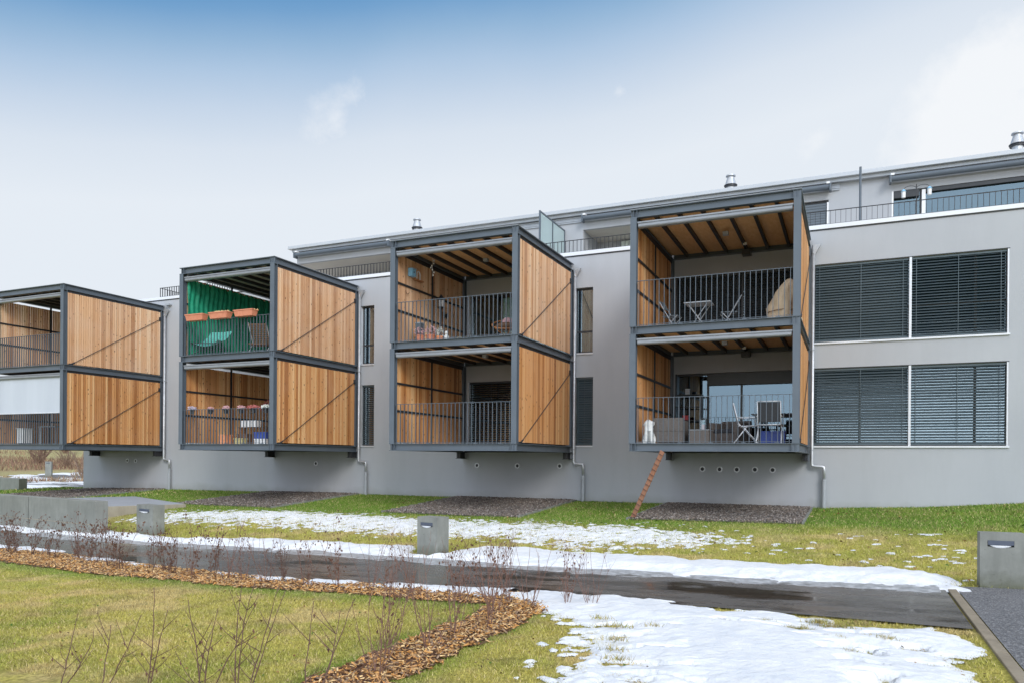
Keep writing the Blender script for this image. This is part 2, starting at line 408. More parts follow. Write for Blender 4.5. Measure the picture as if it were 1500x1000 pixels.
def axis(a, b, st, lo, hi, k=1.12):
    v = list(np.arange(a, b+1e-6, st)); s = st; x = b
    while x < hi: s *= k; x += s; v.append(min(x, hi))
    s = st; x = a; w = []
    while x > lo: s *= k; x -= s; w.append(max(x, lo))
    return np.array(w[::-1]+v)
xs = axis(-36, 8, .14, -340, 320); ys = axis(1, 23.6, .12, -320, 340)
X, Y = np.meshgrid(xs, ys, indexing='ij')
Z = G(X, Y)
onpath = (Y > pathN(X)-.02) & (Y < pathF(X)+.02) & (X < 1.5) & (X > -39)
Z = Z-np.where((np.hypot(X, Y) < 40) & ~onpath, .015*fbm(X/.5, Y/.5, 2), .02)
tag(gridmesh(xs, ys, Z, 'ground', 'ground', tone=lawncol(X, Y)), 'winter lawn ground around the block', None, None, 'structure')

# path
px = np.arange(-40, 1.17, .2); px = np.append(px, 1.16); t = np.linspace(0, 1, 10)
PX = np.repeat(px[:, None], 10, 1); PY = pathN(px)[:, None]*(1-t)+pathF(px)[:, None]*t
V = np.stack([PX, PY, G(PX, PY)+.012], -1).reshape(-1, 3); n = len(px)
i = np.arange(n-1)[:, None]*10+np.arange(9)[None]; F = np.stack([i, i+10, i+11, i+1], -1).reshape(-1, 4)
tag(npmesh('path', V, F, 'path', None, True), 'wet asphalt footpath running along the lawn', None, None, 'structure')
# far path behind the building's left end
P4 = [(-45.1, 29.4), (-46.7, 33.4), (-65.8, 48), (-66.1, 44.6)]
def quadsheet(name, P, m, dz, n=20):
    a, b, c, d = [np.array(p) for p in P]; s = np.linspace(0, 1, n)[:, None, None]; u = np.linspace(0, 1, n)[None, :, None]
    Q = (a*(1-s)+d*s)*(1-u)+(b*(1-s)+c*s)*u
    V = np.concatenate([Q, (G(Q[..., 0], Q[..., 1])+dz)[..., None]], -1).reshape(-1, 3)
    i = np.arange(n-1)[:, None]*n+np.arange(n-1)[None]; F = np.stack([i, i+n, i+n+1, i+1], -1).reshape(-1, 4)
    return npmesh(name, V, F, m, None, True)
tag(quadsheet('path', [(-41, 20), (-41.5, 31), (-67, 50), (-67, 44)], 'asphalt', .03), 'distant footpath with streaks of snow past the building end', None, None, 'structure')
tag(quadsheet('road', [(1.31, -12), (9, -12), (9, 12.05), (1.31, 12.05)], 'asphalt', .012), 'coarse dry asphalt drive at the right edge', None, None, 'structure')
kb = MB()
y = -10.0
while y < 12.0:
    y1 = min(y+1.0, 12.05); z = float(G(1.24, (y+y1)/2)); kb.box(1.19, 1.295, y+.003, y1-.003, z-.2, z+.022); y = y1
tag(kb.build('kerb', 'edging', bevel=.008), 'flush concrete edging between path, lawn and asphalt drive', None, None, 'structure')

# grass blades
def blades(n, box, cond, h, w, seed):
    r = np.random.default_rng(seed); X = r.uniform(box[0], box[1], n); Y = r.uniform(box[2], box[3], n)
    k = cond(X, Y); X = X[k]; Y = Y[k]; n = len(X)
    cl = fbm(X/.12, Y/.12, 44, 2); k = r.random(n) < .35+cl; X = X[k]; Y = Y[k]; n = len(X)
    Z = G(X, Y)-.012; a = r.uniform(0, 2*np.pi, n); hh = h*r.uniform(.45, 1.2, n); ln = hh*r.uniform(.1, 1.3, n); b = r.uniform(0, 2*np.pi, n); ww = w*r.uniform(.6, 1.3, n)
    V = np.empty((n, 3, 3)); V[:, 0] = np.c_[X-np.cos(a)*ww/2, Y-np.sin(a)*ww/2, Z]; V[:, 1] = np.c_[X+np.cos(a)*ww/2, Y+np.sin(a)*ww/2, Z]
    V[:, 2] = np.c_[X+np.cos(b)*ln, Y+np.sin(b)*ln, Z+hh]
    c = lawncol(X, Y)*r.uniform(.45, 1.6, n)[:, None]; s = r.random(n)[:, None] < .16; c = np.where(s, np.array((.62, .5, .25))*r.uniform(.7, 1.2, n)[:, None], c)
    return V.reshape(-1, 3), c
def beds_in(X, Y, e=0.):
    k = np.zeros(X.shape, bool); fr = 18.6+.5*(fbm(X/.5, Y/.5, 89)-.4); w_ = .12*(fbm(X/.3, Y/.3, 90)-.5)
    for a, b in BEDS: k |= (X > a-e+w_) & (X < b+e+w_) & (Y > fr-e)
    return k
def in_mulch(X, Y):
    top = pathN(X)-.02; bot = 8.62+np.interp(X, [-18, -12, -8, 0], [1.35, .25, 0, 0])+.2*(fbm(X/.5, Y/.5, 71)-.5)+.16*(fbm(X/.1, Y/.1, 73, 2)-.5)
    e = .22*(fbm(X/.35, Y/.35, 77)-.5)+.16*(fbm(X/.09, Y/.09, 78, 2)-.5)
    return ((X < -3.3+e) & (Y < top) & (Y > bot)) | ((X > -4.0+e) & (X < -3.38+e) & (Y > 3.3) & (Y < 8.8)) | ((X < -3.38+e) & (X > -9) & (Y > 3.2) & (Y < 3.9))
def offpath(X, Y): return ~((Y > pathN(X)-.03) & (Y < pathF(X)+.03)) & ~((X > 1.14) & (Y < 12.1))
V1, C1 = blades(330000, (-11, 1.2, 4.2, 9.6), lambda X, Y: offpath(X, Y) & ~in_mulch(X, Y) & (Y > 4.3) & (X > -6-Y), .034, .0075, 1)
V2, C2 = blades(60000, (-18, -9, 6, 11), lambda X, Y: offpath(X, Y) & ~in_mulch(X, Y), .035, .008, 2)
V3, C3 = blades(330000, (-24, 8, 11.9, 23.05), lambda X, Y: offpath(X, Y) & ~beds_in(X, Y, .02) & (poly_sd(X, Y, SLAB) < 0), .055, .011, 3)
V4, C4 = blades(60000, (-42, -24, 13, 24), lambda X, Y: offpath(X, Y) & ~beds_in(X, Y, .02) & (poly_sd(X, Y, SLAB) < 0) & ~((X > -31.1) & (Y > 23)), .07, .03, 4)
VV = np.concatenate([V1, V2, V3, V4]); CC = np.concatenate([C1, C2, C3, C4])
tag(npmesh('lawn_grass', VV, np.arange(len(VV)).reshape(-1, 3), 'blade', CC), 'short yellowish green winter grass of the lawns', 'grass', None, 'stuff')
print('blades', len(CC))

# fallen leaves and dead bits lying on the lawns
r_ = np.random.default_rng(77); n = 2600; X = np.r_[r_.uniform(-9, 1, 1300), r_.uniform(-14, 6, 1300)]; Y = np.r_[r_.uniform(4.5, 9, 1300), r_.uniform(12.5, 22.9, 1300)]
k = offpath(X, Y) & ~beds_in(X, Y); X, Y = X[k], Y[k]; n = len(X); Z = G(X, Y)+.02; L_ = np.where(Y < 10, .012, .022)*r_.uniform(.5, 1.6, n); a = r_.uniform(0, 6.28, n); t = r_.normal(0, .5, (2, n))
V = np.stack([np.c_[X-np.cos(a)*L_, Y-np.sin(a)*L_, Z], np.c_[X+np.sin(a)*L_*.6, Y-np.cos(a)*L_*.6, Z+L_*t[0]], np.c_[X+np.cos(a)*L_, Y+np.sin(a)*L_, Z+L_*.3], np.c_[X-np.sin(a)*L_*.6, Y+np.cos(a)*L_*.6, Z+L_*t[1]]], 1).reshape(-1, 3)
C = np.array([(.16, .08, .035), (.3, .16, .07), (.08, .045, .025), (.5, .38, .2), (.06, .12, .02)])[r_.integers(0, 5, n)]
tag(npmesh('fallen_leaves', V, np.arange(4*n).reshape(-1, 4), 'chip', C), 'small brown fallen leaves scattered over the lawns', 'leaves', None, 'stuff')

# tufts of last year's grass poking up through the near snow
r_ = np.random.default_rng(99); P_ = []
for hx, hy, hr in [(-1.37, 8.12, .17), (-.47, 8.15, .2), (-.13, 8.42, .24), (-.82, 8.36, .16), (.27, 7.99, .2), (-2.2, 7.66, .24), (-2.07, 7.07, .2), (-1.83, 6.37, .22), (-1.98, 6.69, .2), (0, 7.28, .13), (-1.84, 7.79, .16), (-.3, 8.6, .2), (.1, 8.65, .2), (-2.5, 8.0, .2), (-1.0, 7.95, .07), (-.1, 7.8, .09)]:
    hr *= .62; m = int(1500*hr) if hx > -1.7 else int(500*hr); P_.append(np.c_[r_.normal(hx, hr*.55, m), r_.normal(hy, hr*.2, m)])
P_ = np.concatenate(P_); n = len(P_); X, Y = P_[:, 0], P_[:, 1]; Z = G(X, Y)+.05; a = r_.uniform(0, 6.28, n); b = r_.uniform(0, 6.28, n); h = r_.uniform(.025, .075, n); l = h*r_.uniform(.2, 1.2, n)
V = np.stack([np.c_[X-np.cos(a)*.004, Y-np.sin(a)*.004, Z], np.c_[X+np.cos(a)*.004, Y+np.sin(a)*.004, Z], np.c_[X+np.cos(b)*l, Y+np.sin(b)*l, Z+h]], 1).reshape(-1, 3)
C = np.array([(.4, .33, .1), (.28, .22, .09), (.5, .4, .18), (.24, .26, .06)])[r_.integers(0, 4, n)]*r_.uniform(.6, 1.3, n)[:, None]
tag(npmesh('grass_tufts', V, np.arange(3*n).reshape(-1, 3), 'blade', C), 'dry grass tufts poking through the broad near snow patch', 'grass', None, 'stuff')

# mulch
xs = np.arange(-18.5, -3.2, .06); ys = np.arange(3.4, 11.4, .06); X, Y = np.meshgrid(xs, ys, indexing='ij')
k = in_mulch(X, Y)
gridmesh(xs, ys, G(X, Y)+.012*fbm(X/.2, Y/.2, 3)+.004, 'mulch_soil', 'mulchbase', keep=k)
mso = bpy.data.objects['mulch_soil']; tag(mso, 'dark soil under the bark mulch', None, None, 'structure')
def boxes(n, box, cond, L_, W_, T_, cols, seed, lift=.01):
    r = np.random.default_rng(seed); X = r.uniform(box[0], box[1], n); Y = r.uniform(box[2], box[3], n); k = cond(X, Y); X = X[k]; Y = Y[k]; n = len(X)
    l = L_*r.uniform(.4, 1.4, n)/2; w = W_*r.uniform(.5, 1.4, n)/2; t = T_*r.uniform(.6, 1.4, n)/2
    a = r.uniform(0, 2*np.pi, n); p = r.normal(0, .35, n); q = r.normal(0, .5, n)
    ux = np.c_[np.cos(a)*np.cos(p), np.sin(a)*np.cos(p), np.sin(p)]; uy0 = np.c_[-np.sin(a), np.cos(a), np.zeros(n)]; uz0 = np.cross(ux, uy0)
    uy = uy0*np.cos(q)[:, None]+uz0*np.sin(q)[:, None]; uz = np.cross(ux, uy)
    c = np.c_[X, Y, G(X, Y)+lift+r.uniform(0, .025, n)]
    V = []
    for sz in (-1, 1):
        for sy in (-1, 1):
            for sx in (-1, 1):
                tp = .55 if sx > 0 else 1
                V.append(c+ux*(sx*l)[:, None]+uy*(sy*w*tp)[:, None]+uz*(sz*t)[:, None])
    V = np.stack(V, 1).reshape(-1, 3)
    F = np.array([(0, 2, 3, 1), (4, 5, 7, 6), (0, 1, 5, 4), (2, 6, 7, 3), (0, 4, 6, 2), (1, 3, 7, 5)])[None]+(np.arange(n)*8)[:, None, None]
    cc = np.array(cols)[r.integers(0, len(cols), n)]*r.uniform(.7, 1.25, n)[:, None]
    return V, F.reshape(-1, 4), np.repeat(cc, 6, 0)
CH = [(.52, .29, .125), (.66, .42, .21), (.5, .25, .085), (.8, .56, .28), (.2, .1, .045), (.32, .22, .15), (.66, .34, .11), (.1, .05, .03)]
V, F, C = boxes(130000, (-18, -3.2, 3.1, 11.3), lambda X, Y: in_mulch(X, Y) | (in_mulch(X, Y+.05) & (Y < 9)) | in_mulch(X-.05, Y), .06, .017, .006, CH, 5)
tag(npmesh('bark_mulch', V, F, 'chip', C), 'orange brown bark chips in the planting strips', 'mulch', None, 'stuff')
print('chips', len(F)//6)

# gravel beds with concrete edging
SC = [(.24, .2, .17), (.16, .135, .115), (.34, .3, .27), (.09, .075, .065), (.2, .155, .125), (.13, .11, .1)]
bl = ['gravel bed under the rightmost balcony box beside the leaning plank', 'gravel bed under the second balcony box from the right', 'gravel bed under the balcony box with the orange planters', 'gravel bed under the leftmost balcony box']
for k, (a, b) in enumerate(BEDS):
    xs = np.linspace(a, b, 50); ys = np.linspace(18.45, 23.03, 50); X, Y = np.meshgrid(xs, ys, indexing='ij')
    n = 16000 if k < 2 else 9000
    V, F, C = boxes(n, (a, b, 18.45, 23.03), lambda x, y: y > 18.5+.35*(fbm(x/.6, y*0, 88+k)-.3), .042, .034, .026, SC, 20+k, .012)
    i = np.arange(49)[:, None]*50+np.arange(49)[None]; F2 = np.stack([i, i+50, i+51, i+1], -1).reshape(-1, 4)+len(V)
    V = np.concatenate([V, np.stack([X, Y, G(X, Y)+.012], -1).reshape(-1, 3)]); F = np.concatenate([F, F2])
    C = np.concatenate([C, np.tile((.12, .11, .1), (len(F2), 1))])
    tag(npmesh('gravel_bed', V, F, 'stone', C), bl[k], 'gravel', None, 'stuff')
    e = MB()
    for x in (a-.05, b):
        for j in range(9):
            y0 = 18.45+j*.509; z = float(G(x, y0+.25)); e.box(x, x+.05, y0+.002, y0+.507, z-.1, z+.045)
    tag(e.build('kerb', 'concrete'), 'thin concrete edging of '+bl[k], None, None, 'structure')

# ------------------------------------------------------------------ snow
def snow(name, box, st, thick, label):
    xs = np.arange(box[0], box[1], st); ys = np.arange(box[2], box[3], st); X, Y = np.meshgrid(xs, ys, indexing='ij')
    T = thick(X, Y); k = T > 0
    o = gridmesh(xs, ys, G(X, Y)+np.maximum(T, -.03)+.004, name, 'snow', keep=k)
    return tag(o, label, 'snow', None, 'stuff')
SN = [(-6.24, 9.3), (-5.4, 9.45), (-4.35, 9.6), (-3.6, 9.7), (-2.9, 9.75), (-1.86, 9.45), (-.9, 9.15), (-.2, 9.02), (.0, 8.72), (.3, 8.8), (.75, 8.95), (1.0, 8.7), (1.12, 8.3), (.95, 7.9), (.72, 7.5), (.9, 6.9), (1.0, 6.2), (1.05, 4), (-1.5, 4), (-1.9, 5.6), (-2.24, 6.6), (-2.75, 7.5), (-3.3, 8.3), (-3.6, 8.62), (-4.2, 8.9), (-5, 9.1)]
ISL = [(-1.2, 8.35, .16, .35), (-.55, 8.35, .13, .4), (-.3, 8.55, .16, .4), (-.05, 8.2, .2, .35), (-.9, 8.5, .1, .4), (-2.2, 7.9, .2, .4), (-2.0, 7.4, .16, .5), (-1.9, 6.9, .14, .5), (-1.7, 6.4, .16, .5), (-.35, 7.85, .12, .35), (-1.6, 7.9, .1, .4), (.25, 8.3, .14, .5), (-1.55, 5.9, .12, .5), (.55, 7.3, .1, .5)]
def t_near(X, Y):
    sd = poly_sd(X, Y, SN)
    isl = np.zeros(X.shape)
    for hx, hy, hr, hs in ISL: isl = np.maximum(isl, sm(1.25-np.hypot((X-hx)/hr, (Y-hy)/(hr*hs))+(fbm(X/.1, Y/.1, 48, 3)-.5)*1.2))
    n = fbm(X/.45, Y/.45, 40)-.5; n2 = fbm(X/.12, Y/.12, 41, 3)-.5
    e = sd+n*.42+n2*.12
    holes = sm((fbm(X/.6+7, Y/.2, 43)-.585)/.07)*.2*sm((1.1-sd)/.5)*sm((X+3)/1.5)
    left = sm((-1.1-X+ (8.2-Y)*.3)/.8)*sm((8.4-Y)/.6)
    t = np.minimum(np.maximum(e, -.1)*.16, .03+.075*sm(e/1.2))+.022*n+.006*n2-isl*.32-holes-left*.045*(fbm(X/.3, Y/.18, 46)+.1)
    return t
snow('snow', (-6.6, 1.16, 4, 10.1), .022, t_near, 'broad smooth snow patch between the footpath and the near lawn')
BX = [-30, -23, -19.5, -17.2, -15.2, -12.7, -10.4, -8.55, -7.9, -7.3, -6.6, -5.5, -4, -2.1, -.5, .6, 1.2, 1.5]
BY = [17, 15.2, 14.8, 14.1, 13.6, 13.95, 13.95, 13.85, 13.0, 12.75, 14.3, 14.1, 13.7, 13.6, 13.5, 13.5, 13.2, 12.2]
def t_band(X, Y):
    lo = pathF(X)-.22+.32*(fbm(X/1.1, X*0, 50)-.5)+.12*(fbm(X/.25, Y/.25, 51)-.5); hi = np.interp(X, BX, BY)
    sd = np.minimum(Y-lo, hi-Y); n = fbm(X/.5, Y/.5, 52)-.5; n2 = fbm(X/.13, Y/.13, 53, 3)-.5
    e = sd+n*.5+n2*.15
    sd2 = np.minimum(sd, (1.45-X)*1.0)
    e = np.minimum(e, (1.35-X)+n*.6)
    return np.minimum(np.maximum(e, -.1)*.2, .03+.09*sm(e/.7))+.03*n+.006*n2
snow('snow', (-27, 1.6, 11.4, 16.5), .03, t_band, 'ridge of snow along the far edge of the footpath')
def t_slush(X, Y):
    lo = pathF(X)-.5+.35*(fbm(X/.8, X*0, 55)-.5); hi = pathF(X)+.1; sd = np.minimum(Y-lo, hi-Y)
    e = sd*1.0+(fbm(X/.4, Y/.12, 56)-.5)*.5+(fbm(X/.1, Y/.08, 57, 2)-.5)*.15-.06
    return np.minimum(e*.1, .012)+.008
M['slush'] = varied('grey_slush', (.2, .2, .2), (.5, .51, .53), 9, .35, 0, .6, 30)
xs = np.arange(-20, 1.1, .03); ys = np.arange(11.2, 14, .03); X, Y = np.meshgrid(xs, ys, indexing='ij'); T = t_slush(X, Y)
tag(gridmesh(xs, ys, G(X, Y)+np.maximum(T, -.02)+.012, 'slush', 'slush', keep=T > 0), 'thin grey slush melting onto the far edge of the footpath', 'slush', None, 'stuff')
def t_edge(X, Y):
    hi = pathN(X)+.12+.25*(fbm(X/.9, X*0, 60)-.5); lo = pathN(X)-.28+.3*(fbm(X/.7+9, X*0, 61)-.5)
    cov = np.interp(X, [-20, -16, -15, -13.2, -11, -9, -7, -4], [.6, .6, .1, .4, -.1, .2, .35, .5])
    sd = np.minimum(Y-lo, hi-Y)+cov*.3-.08; n = fbm(X/.35, Y/.3, 62)-.5
    e = sd+n*.45
    return np.minimum(np.maximum(e, -.1)*.2, .05)+.015*n
snow('snow', (-20, -4.2, 8.6, 12.2), .03, t_edge, 'thin broken line of snow between the footpath and the bark mulch')
US = [(-20, 14.8), (-19, 16.9), (-14.8, 18.3), (-11, 17.9), (-7.1, 17.9), (-4.4, 17.7), (-2.5, 16.9), (-1.9, 15.8), (-2.3, 14.4), (-4.6, 13.6), (-7, 14.4), (-9, 14.5), (-13, 14.6), (-17, 14.9)]
def t_up(X, Y):
    sd = poly_sd(X, Y, US)
    c = np.clip(.5+sd*.55, -.4, 1)
    stripe = np.interp(X, [-20, -15, -11, -8, -5, -2], [16.6, 17.0, 16.6, 16.3, 16.0, 15.6]); c = c*(1-.0*sd)+.22*np.exp(-((Y-stripe)/.8)**2)-.18
    hole = sm((fbm(X/1.6, Y/1.0, 70)-.5)/.16); low = sm((15.7-Y)/.7)*np.interp(X, [-20, -14, -9, -6, -3], [.5, .5, .35, .12, .1])
    c = c-hole*.16-low*.62
    f = fbm(X/.17, Y/.17, 71, 3); f2 = fbm(X/.055, Y/.055, 72, 2)
    g = (f*.62+f2*.38-.5)*1.15
    return np.where(sd > -.8, (g+c*.56-.425)*.075, -.05)
snow('snow', (-21, -1.2, 13.2, 18.6), .026, t_up, 'patchy melting snow speckled over the sloping lawn')
def t_few(X, Y):
    f = fbm(X/.22, Y/.22, 81, 4); c = np.where((X > -2.6) & (X < 1.2), .0, 0)+np.where((X > 1.9) & (Y > 12.3) & (Y < 13.6), .05, 0)
    return (f+c-.76)*.09
snow('snow', (-2.6, 4.5, 12.3, 17.0), .04, t_few, 'last scraps of snow on the lawn behind the right bollard')
def t_thin(X, Y):
    f = fbm(X/.16, Y/.16, 84, 4); sd = poly_sd(X, Y, [(-3.0, 8.2), (-2.2, 8.4), (-1.3, 6.5), (-1.2, 4.6), (-2.2, 4.6), (-2.4, 6.4)]); return np.where(sd > -.3, (f+np.clip(sd, -.3, .4)*.5-.62)*.1, -.05)
snow('snow', (-3.4, -1.0, 4.4, 8.6), .02, t_thin, 'thin scraps of snow in the near grass beside the big snow patch')
def t_farpath(X, Y):
    f = fbm(X/2.4, Y/1.2, 91, 4); return (f-.47)*.2
xs = np.arange(-68, -37, .2); ys = np.arange(20, 51, .2); X, Y = np.meshgrid(xs, ys, indexing='ij'); T = t_farpath(X, Y)
sdp = poly_sd(X, Y, [(-40, 19), (-41, 32), (-68, 52), (-69, 45)])
T = np.where(sdp > 0, T, np.where(sdp > -1.5, T-.02, -.05))
tag(gridmesh(xs, ys, G(X, Y)+np.maximum(T, -.04)+.03, 'snow', 'snow', keep=T > 0), 'streaks of snow on the distant footpath', 'snow', None, 'stuff')

# ------------------------------------------------------------------ building
WY = 23.05
bld = empty('apartment_building', (-13, WY, -1.4)); tag(bld, 'long grey rendered apartment block with set-back top storey', 'building')
OFF = Vector((-13, WY, -1.4))
def bpart(mb, name, m, parent=None, **k):
    par = parent or bld; off = OFF
    mb.v = [tuple(Vector(v)-off) for v in mb.v]; return mb.build(name, m, par, **k)
def wall_holes(x0, x1, z0, z1, holes, y, depth, mb, flip=False):
    xs = sorted({x0, x1, *[h[0] for h in holes], *[h[1] for h in holes]}); zs = sorted({z0, z1, *[h[2] for h in holes], *[h[3] for h in holes]})
    for i in range(len(xs)-1):
        for j in range(len(zs)-1):
            cx, cz = (xs[i]+xs[i+1])/2, (zs[j]+zs[j+1])/2
            if any(h[0] < cx < h[1] and h[2] < cz < h[3] for h in holes): continue
            mb.tri([(xs[i], y, zs[j]), (xs[i+1], y, zs[j]), (xs[i+1], y, zs[j+1]), (xs[i], y, zs[j+1])], [(0, 1, 2, 3)])
    for a, b, c, d in holes:
        e = y+depth
        mb.tri([(a, y, c), (a, y, d), (a, e, d), (a, e, c)], [(0, 1, 2, 3)]); mb.tri([(b, y, c), (b, e, c), (b, e, d), (b, y, d)], [(0, 1, 2, 3)])
        mb.tri([(a, y, d), (b, y, d), (b, e, d), (a, e, d)], [(0, 1, 2, 3)]); mb.tri([(a, y, c), (a, e, c), (b, e, c), (b, y, c)], [(0, 1, 2, 3)])
BXL = [(-30.13, -26.13), (-20.41, -16.41), (-12.16, -8.16), (-5.09, -1.09)]     # balcony boxes
bigw = [(-1.0, 3.68, .41, 2.6), (-1.0, 3.68, 3.3, 5.5)]
nar = [(-8.12, -7.5, .42, 2.62), (-8.14, -7.52, 3.36, 5.46), (-16.34, -15.76, .42, 2.64), (-16.38, -15.78, 3.37, 5.5)]
doors = []
for i, (a, b) in enumerate(BXL):
    for z in (.43, 3.33): doors.append((a+.2, b-.12, z, z+2.17))
XL, XR = -31.08, 16.0
w = MB(); wall_holes(XL, XR, -2.6, 6.5, bigw+nar+doors, WY, .22, w)
w.tri([(XL, WY, -2.6), (XL, WY, 6.5), (XL, WY+13, 6.5), (XL, WY+13, -2.6)], [(0, 1, 2, 3)])
w.tri([(XR, WY, -2.6), (XR, WY+13, -2.6), (XR, WY+13, 6.5), (XR, WY, 6.5)], [(0, 1, 2, 3)])
w.tri([(XL, WY+13, -2.6), (XL, WY+13, 6.5), (XR, WY+13, 6.5), (XR, WY+13, -2.6)], [(0, 1, 2, 3)])
bpart(w, 'wall', 'wall')
t = MB(); t.box(XL+.02, XR-.02, WY+.15, WY+12.9, 6.2, 6.3); t.box(XL+.02, XR-.02, WY+.25, WY+.3, 6.3, 6.49); bpart(t, 'terrace_floor', 'soffit')
c = MB(); c.box(XL-.03, XR+.03, WY-.04, WY+.34, 6.502, 6.62); bpart(c, 'parapet_cap', 'capwhite', bevel=.006)
c = MB(); c.box(XL-.01, XR, WY-.02, WY+.2, 6.47, 6.5015); bpart(c, 'drip_edge', 'steel_dark')
# rooms behind the openings: one dark box per opening
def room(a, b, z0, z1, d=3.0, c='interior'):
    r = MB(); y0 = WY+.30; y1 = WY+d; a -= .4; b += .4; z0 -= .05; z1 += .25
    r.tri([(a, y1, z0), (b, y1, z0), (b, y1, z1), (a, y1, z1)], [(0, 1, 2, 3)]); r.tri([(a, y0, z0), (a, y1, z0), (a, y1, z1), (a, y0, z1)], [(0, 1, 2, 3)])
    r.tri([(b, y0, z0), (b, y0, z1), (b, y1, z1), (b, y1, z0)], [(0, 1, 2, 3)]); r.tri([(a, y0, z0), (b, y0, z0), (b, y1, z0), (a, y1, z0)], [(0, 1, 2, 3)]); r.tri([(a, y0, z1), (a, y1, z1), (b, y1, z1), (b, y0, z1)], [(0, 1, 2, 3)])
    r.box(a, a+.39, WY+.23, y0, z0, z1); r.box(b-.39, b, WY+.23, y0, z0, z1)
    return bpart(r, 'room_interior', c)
def blind_mesh(x0, x1, z0, z1, y, tilt, pitch=.0745, width=.082, cables=3):
    mb = MB(); z = z1-.06; n = 0
    mb.box(x0, x1, y-.035, y+.035, z1-.05, z1-.002)
    while z > z0+.03:
        n += 1; tt = tilt+rnd.uniform(-.05, .05); cs, sn = math.cos(tt)*width/2, math.sin(tt)*width/2
        pts = [(-1, 0), (-.5, .008), (0, .011), (.5, .008), (1, 0)]
        o = len(mb.v)
        for s_, b_ in pts:
            yy = y+s_*cs+b_*math.sin(tt)*1.0; zz = z+s_*sn+b_*math.cos(tt)
            mb.v += [(x0+.008, yy, zz), (x1-.008, yy, zz)]
        for k in range(4): mb.f.append((o+2*k, o+2*k+1, o+2*k+3, o+2*k+2)); mb.t.append((.5, .5, .5))
        z -= pitch
    for k in range(cables):
        x = x0+(x1-x0)*((k+.5)/cables if cables > 1 else .5) if cables != 3 else x0+(x1-x0)*(.05, .5, .94)[k]
        mb.box(x-.006, x+.006, y-.045, y-.042, z0+.02, z1-.05)
    mb.box(x0, x1, y-.04, y+.04, z0+.004, z0+.03)
    return mb
def window(a, b, z0, z1, splits, name='window', curtain=None, blinds=(), guide=True, rail=None, gl='glass', label=None, y=None, handle=False):
    y = WY+.14 if y is None else y
    fr = MB(); t = .055
    fr.box(a, b, y, y+.07, z1-t, z1-.001); fr.box(a, b, y, y+.07, z0+.03, z0+.03+t)
    xsn = [a]+list(splits)+[b]
    for k, x in enumerate(xsn):
        w_ = .03 if 0 < k < len(xsn)-1 else .0
        x0_ = x+.001 if k == 0 else (x-w_ if w_ else x-t); x1_ = x+t if k == 0 else (x+w_ if w_ else x-.001)
        fr.box(x0_, x1_, y+.002, y+.068, z0+.03+t, z1-t)
    if rail: fr.box(a+t, b-t, y+.004, y+.066, rail-.03, rail+.03)
    W = bpart(fr, name, 'frame')
    if label: W['label'] = label
    for k in range(len(xsn)-1):
        g = MB(); g.box(xsn[k]+.03, xsn[k+1]-.03, y+.03, y+.038, z0+.06, z1-.03); g.v = [tuple(Vector(v)-OFF) for v in g.v]; g.build('pane', gl, W)
    if curtain:
        c0, c1, cm = curtain; cu = MB(); n = int((c1-c0)/.03); o = 0
        for k in range(n+1):
            x = c0+(c1-c0)*k/n; yy = y+.3+.035*math.sin(k*1.25)+.015*math.sin(k*.45); cu.v += [(x, yy, z0+.05), (x, yy, z1-.05)]
        cu.f = [(2*k, 2*k+2, 2*k+3, 2*k+1) for k in range(n)]; cu.t = [(.5,)*3]*n
        cu.v = [tuple(Vector(v)-OFF) for v in cu.v]; cu.build('curtain', cm, W, smooth=True)
    for (x0, x1, zb, tilt) in blinds:
        m_ = blind_mesh(x0, x1, zb, z1-.01, WY+.085, tilt); m_.v = [tuple(Vector(v)-OFF) for v in m_.v]; m_.build('blind', 'blind' if name == 'window' else 'blind_dark', W)
    return W
def alu_trim(W, items, m='alu', name='frame'):
    for it in items:
        s = MB(); s.box(*it); s.v = [tuple(Vector(v)-OFF) for v in s.v]; s.build(name, m, W, bevel=.003)
# big blinds windows on the right
tiltA = {0: [(.75), (.55)], 1: [(.95), (.62)]}
for k, (a, b, z0, z1) in enumerate(bigw):
    room(a, b, z0, z1)
    W = window(a, b, z0, z1, [.2, 1.42, 2.95], blinds=[(a+.03, 1.385, z0+.05, tiltA[k][0]), (1.455, b-.045, z0+.05, tiltA[k][1])], rail=z0+.9 if k else None,
               label=['ground floor strip window behind two lowered blinds', 'upper strip window behind two lowered blinds'][k])
    alu_trim(W, [(1.39, 1.45, WY-.004, WY+.12, z0+.03, z1-.001), (b-.04, b-.001, WY+.004, WY+.12, z0+.03, z1-.001)], 'alu', 'guide_rail')
    alu_trim(W, [(a-.01, b+.02, WY-.045, WY+.138, z0-.022, z0+.0285)], 'alu', 'sill')
    alu_trim(W, [(a, b+.012, WY-.006, WY+.12, z1-.001+.002, z1+.02)], 'steel_dark', 'lintel_edge')
labs = ['narrow ground floor window behind a closed grey blind', 'narrow upper window with light curtains', 'narrow ground floor window behind a dark slatted blind', 'narrow upper window with dark glass']
for k, (a, b, z0, z1) in enumerate(nar):
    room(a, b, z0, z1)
    W = window(a, b, z0, z1, [], label=labs[k], rail=z0+.72 if k in (1, 3) else None, curtain=(a+.08, b+.1, 'curtain_light') if k == 1 else None, gl='glass',
               blinds=[(a+.05, b-.02, z0+.05, .98 if k == 0 else .35)] if k in (0, 2) else ())
    alu_trim(W, [(a, a+.03, WY+.01, WY+.135, z0+.03, z1-.005)], 'alu', 'guide_rail')
    alu_trim(W, [(a-.01, b+.01, WY-.035, WY+.138, z0-.02, z0+.0285)], 'alu', 'sill')
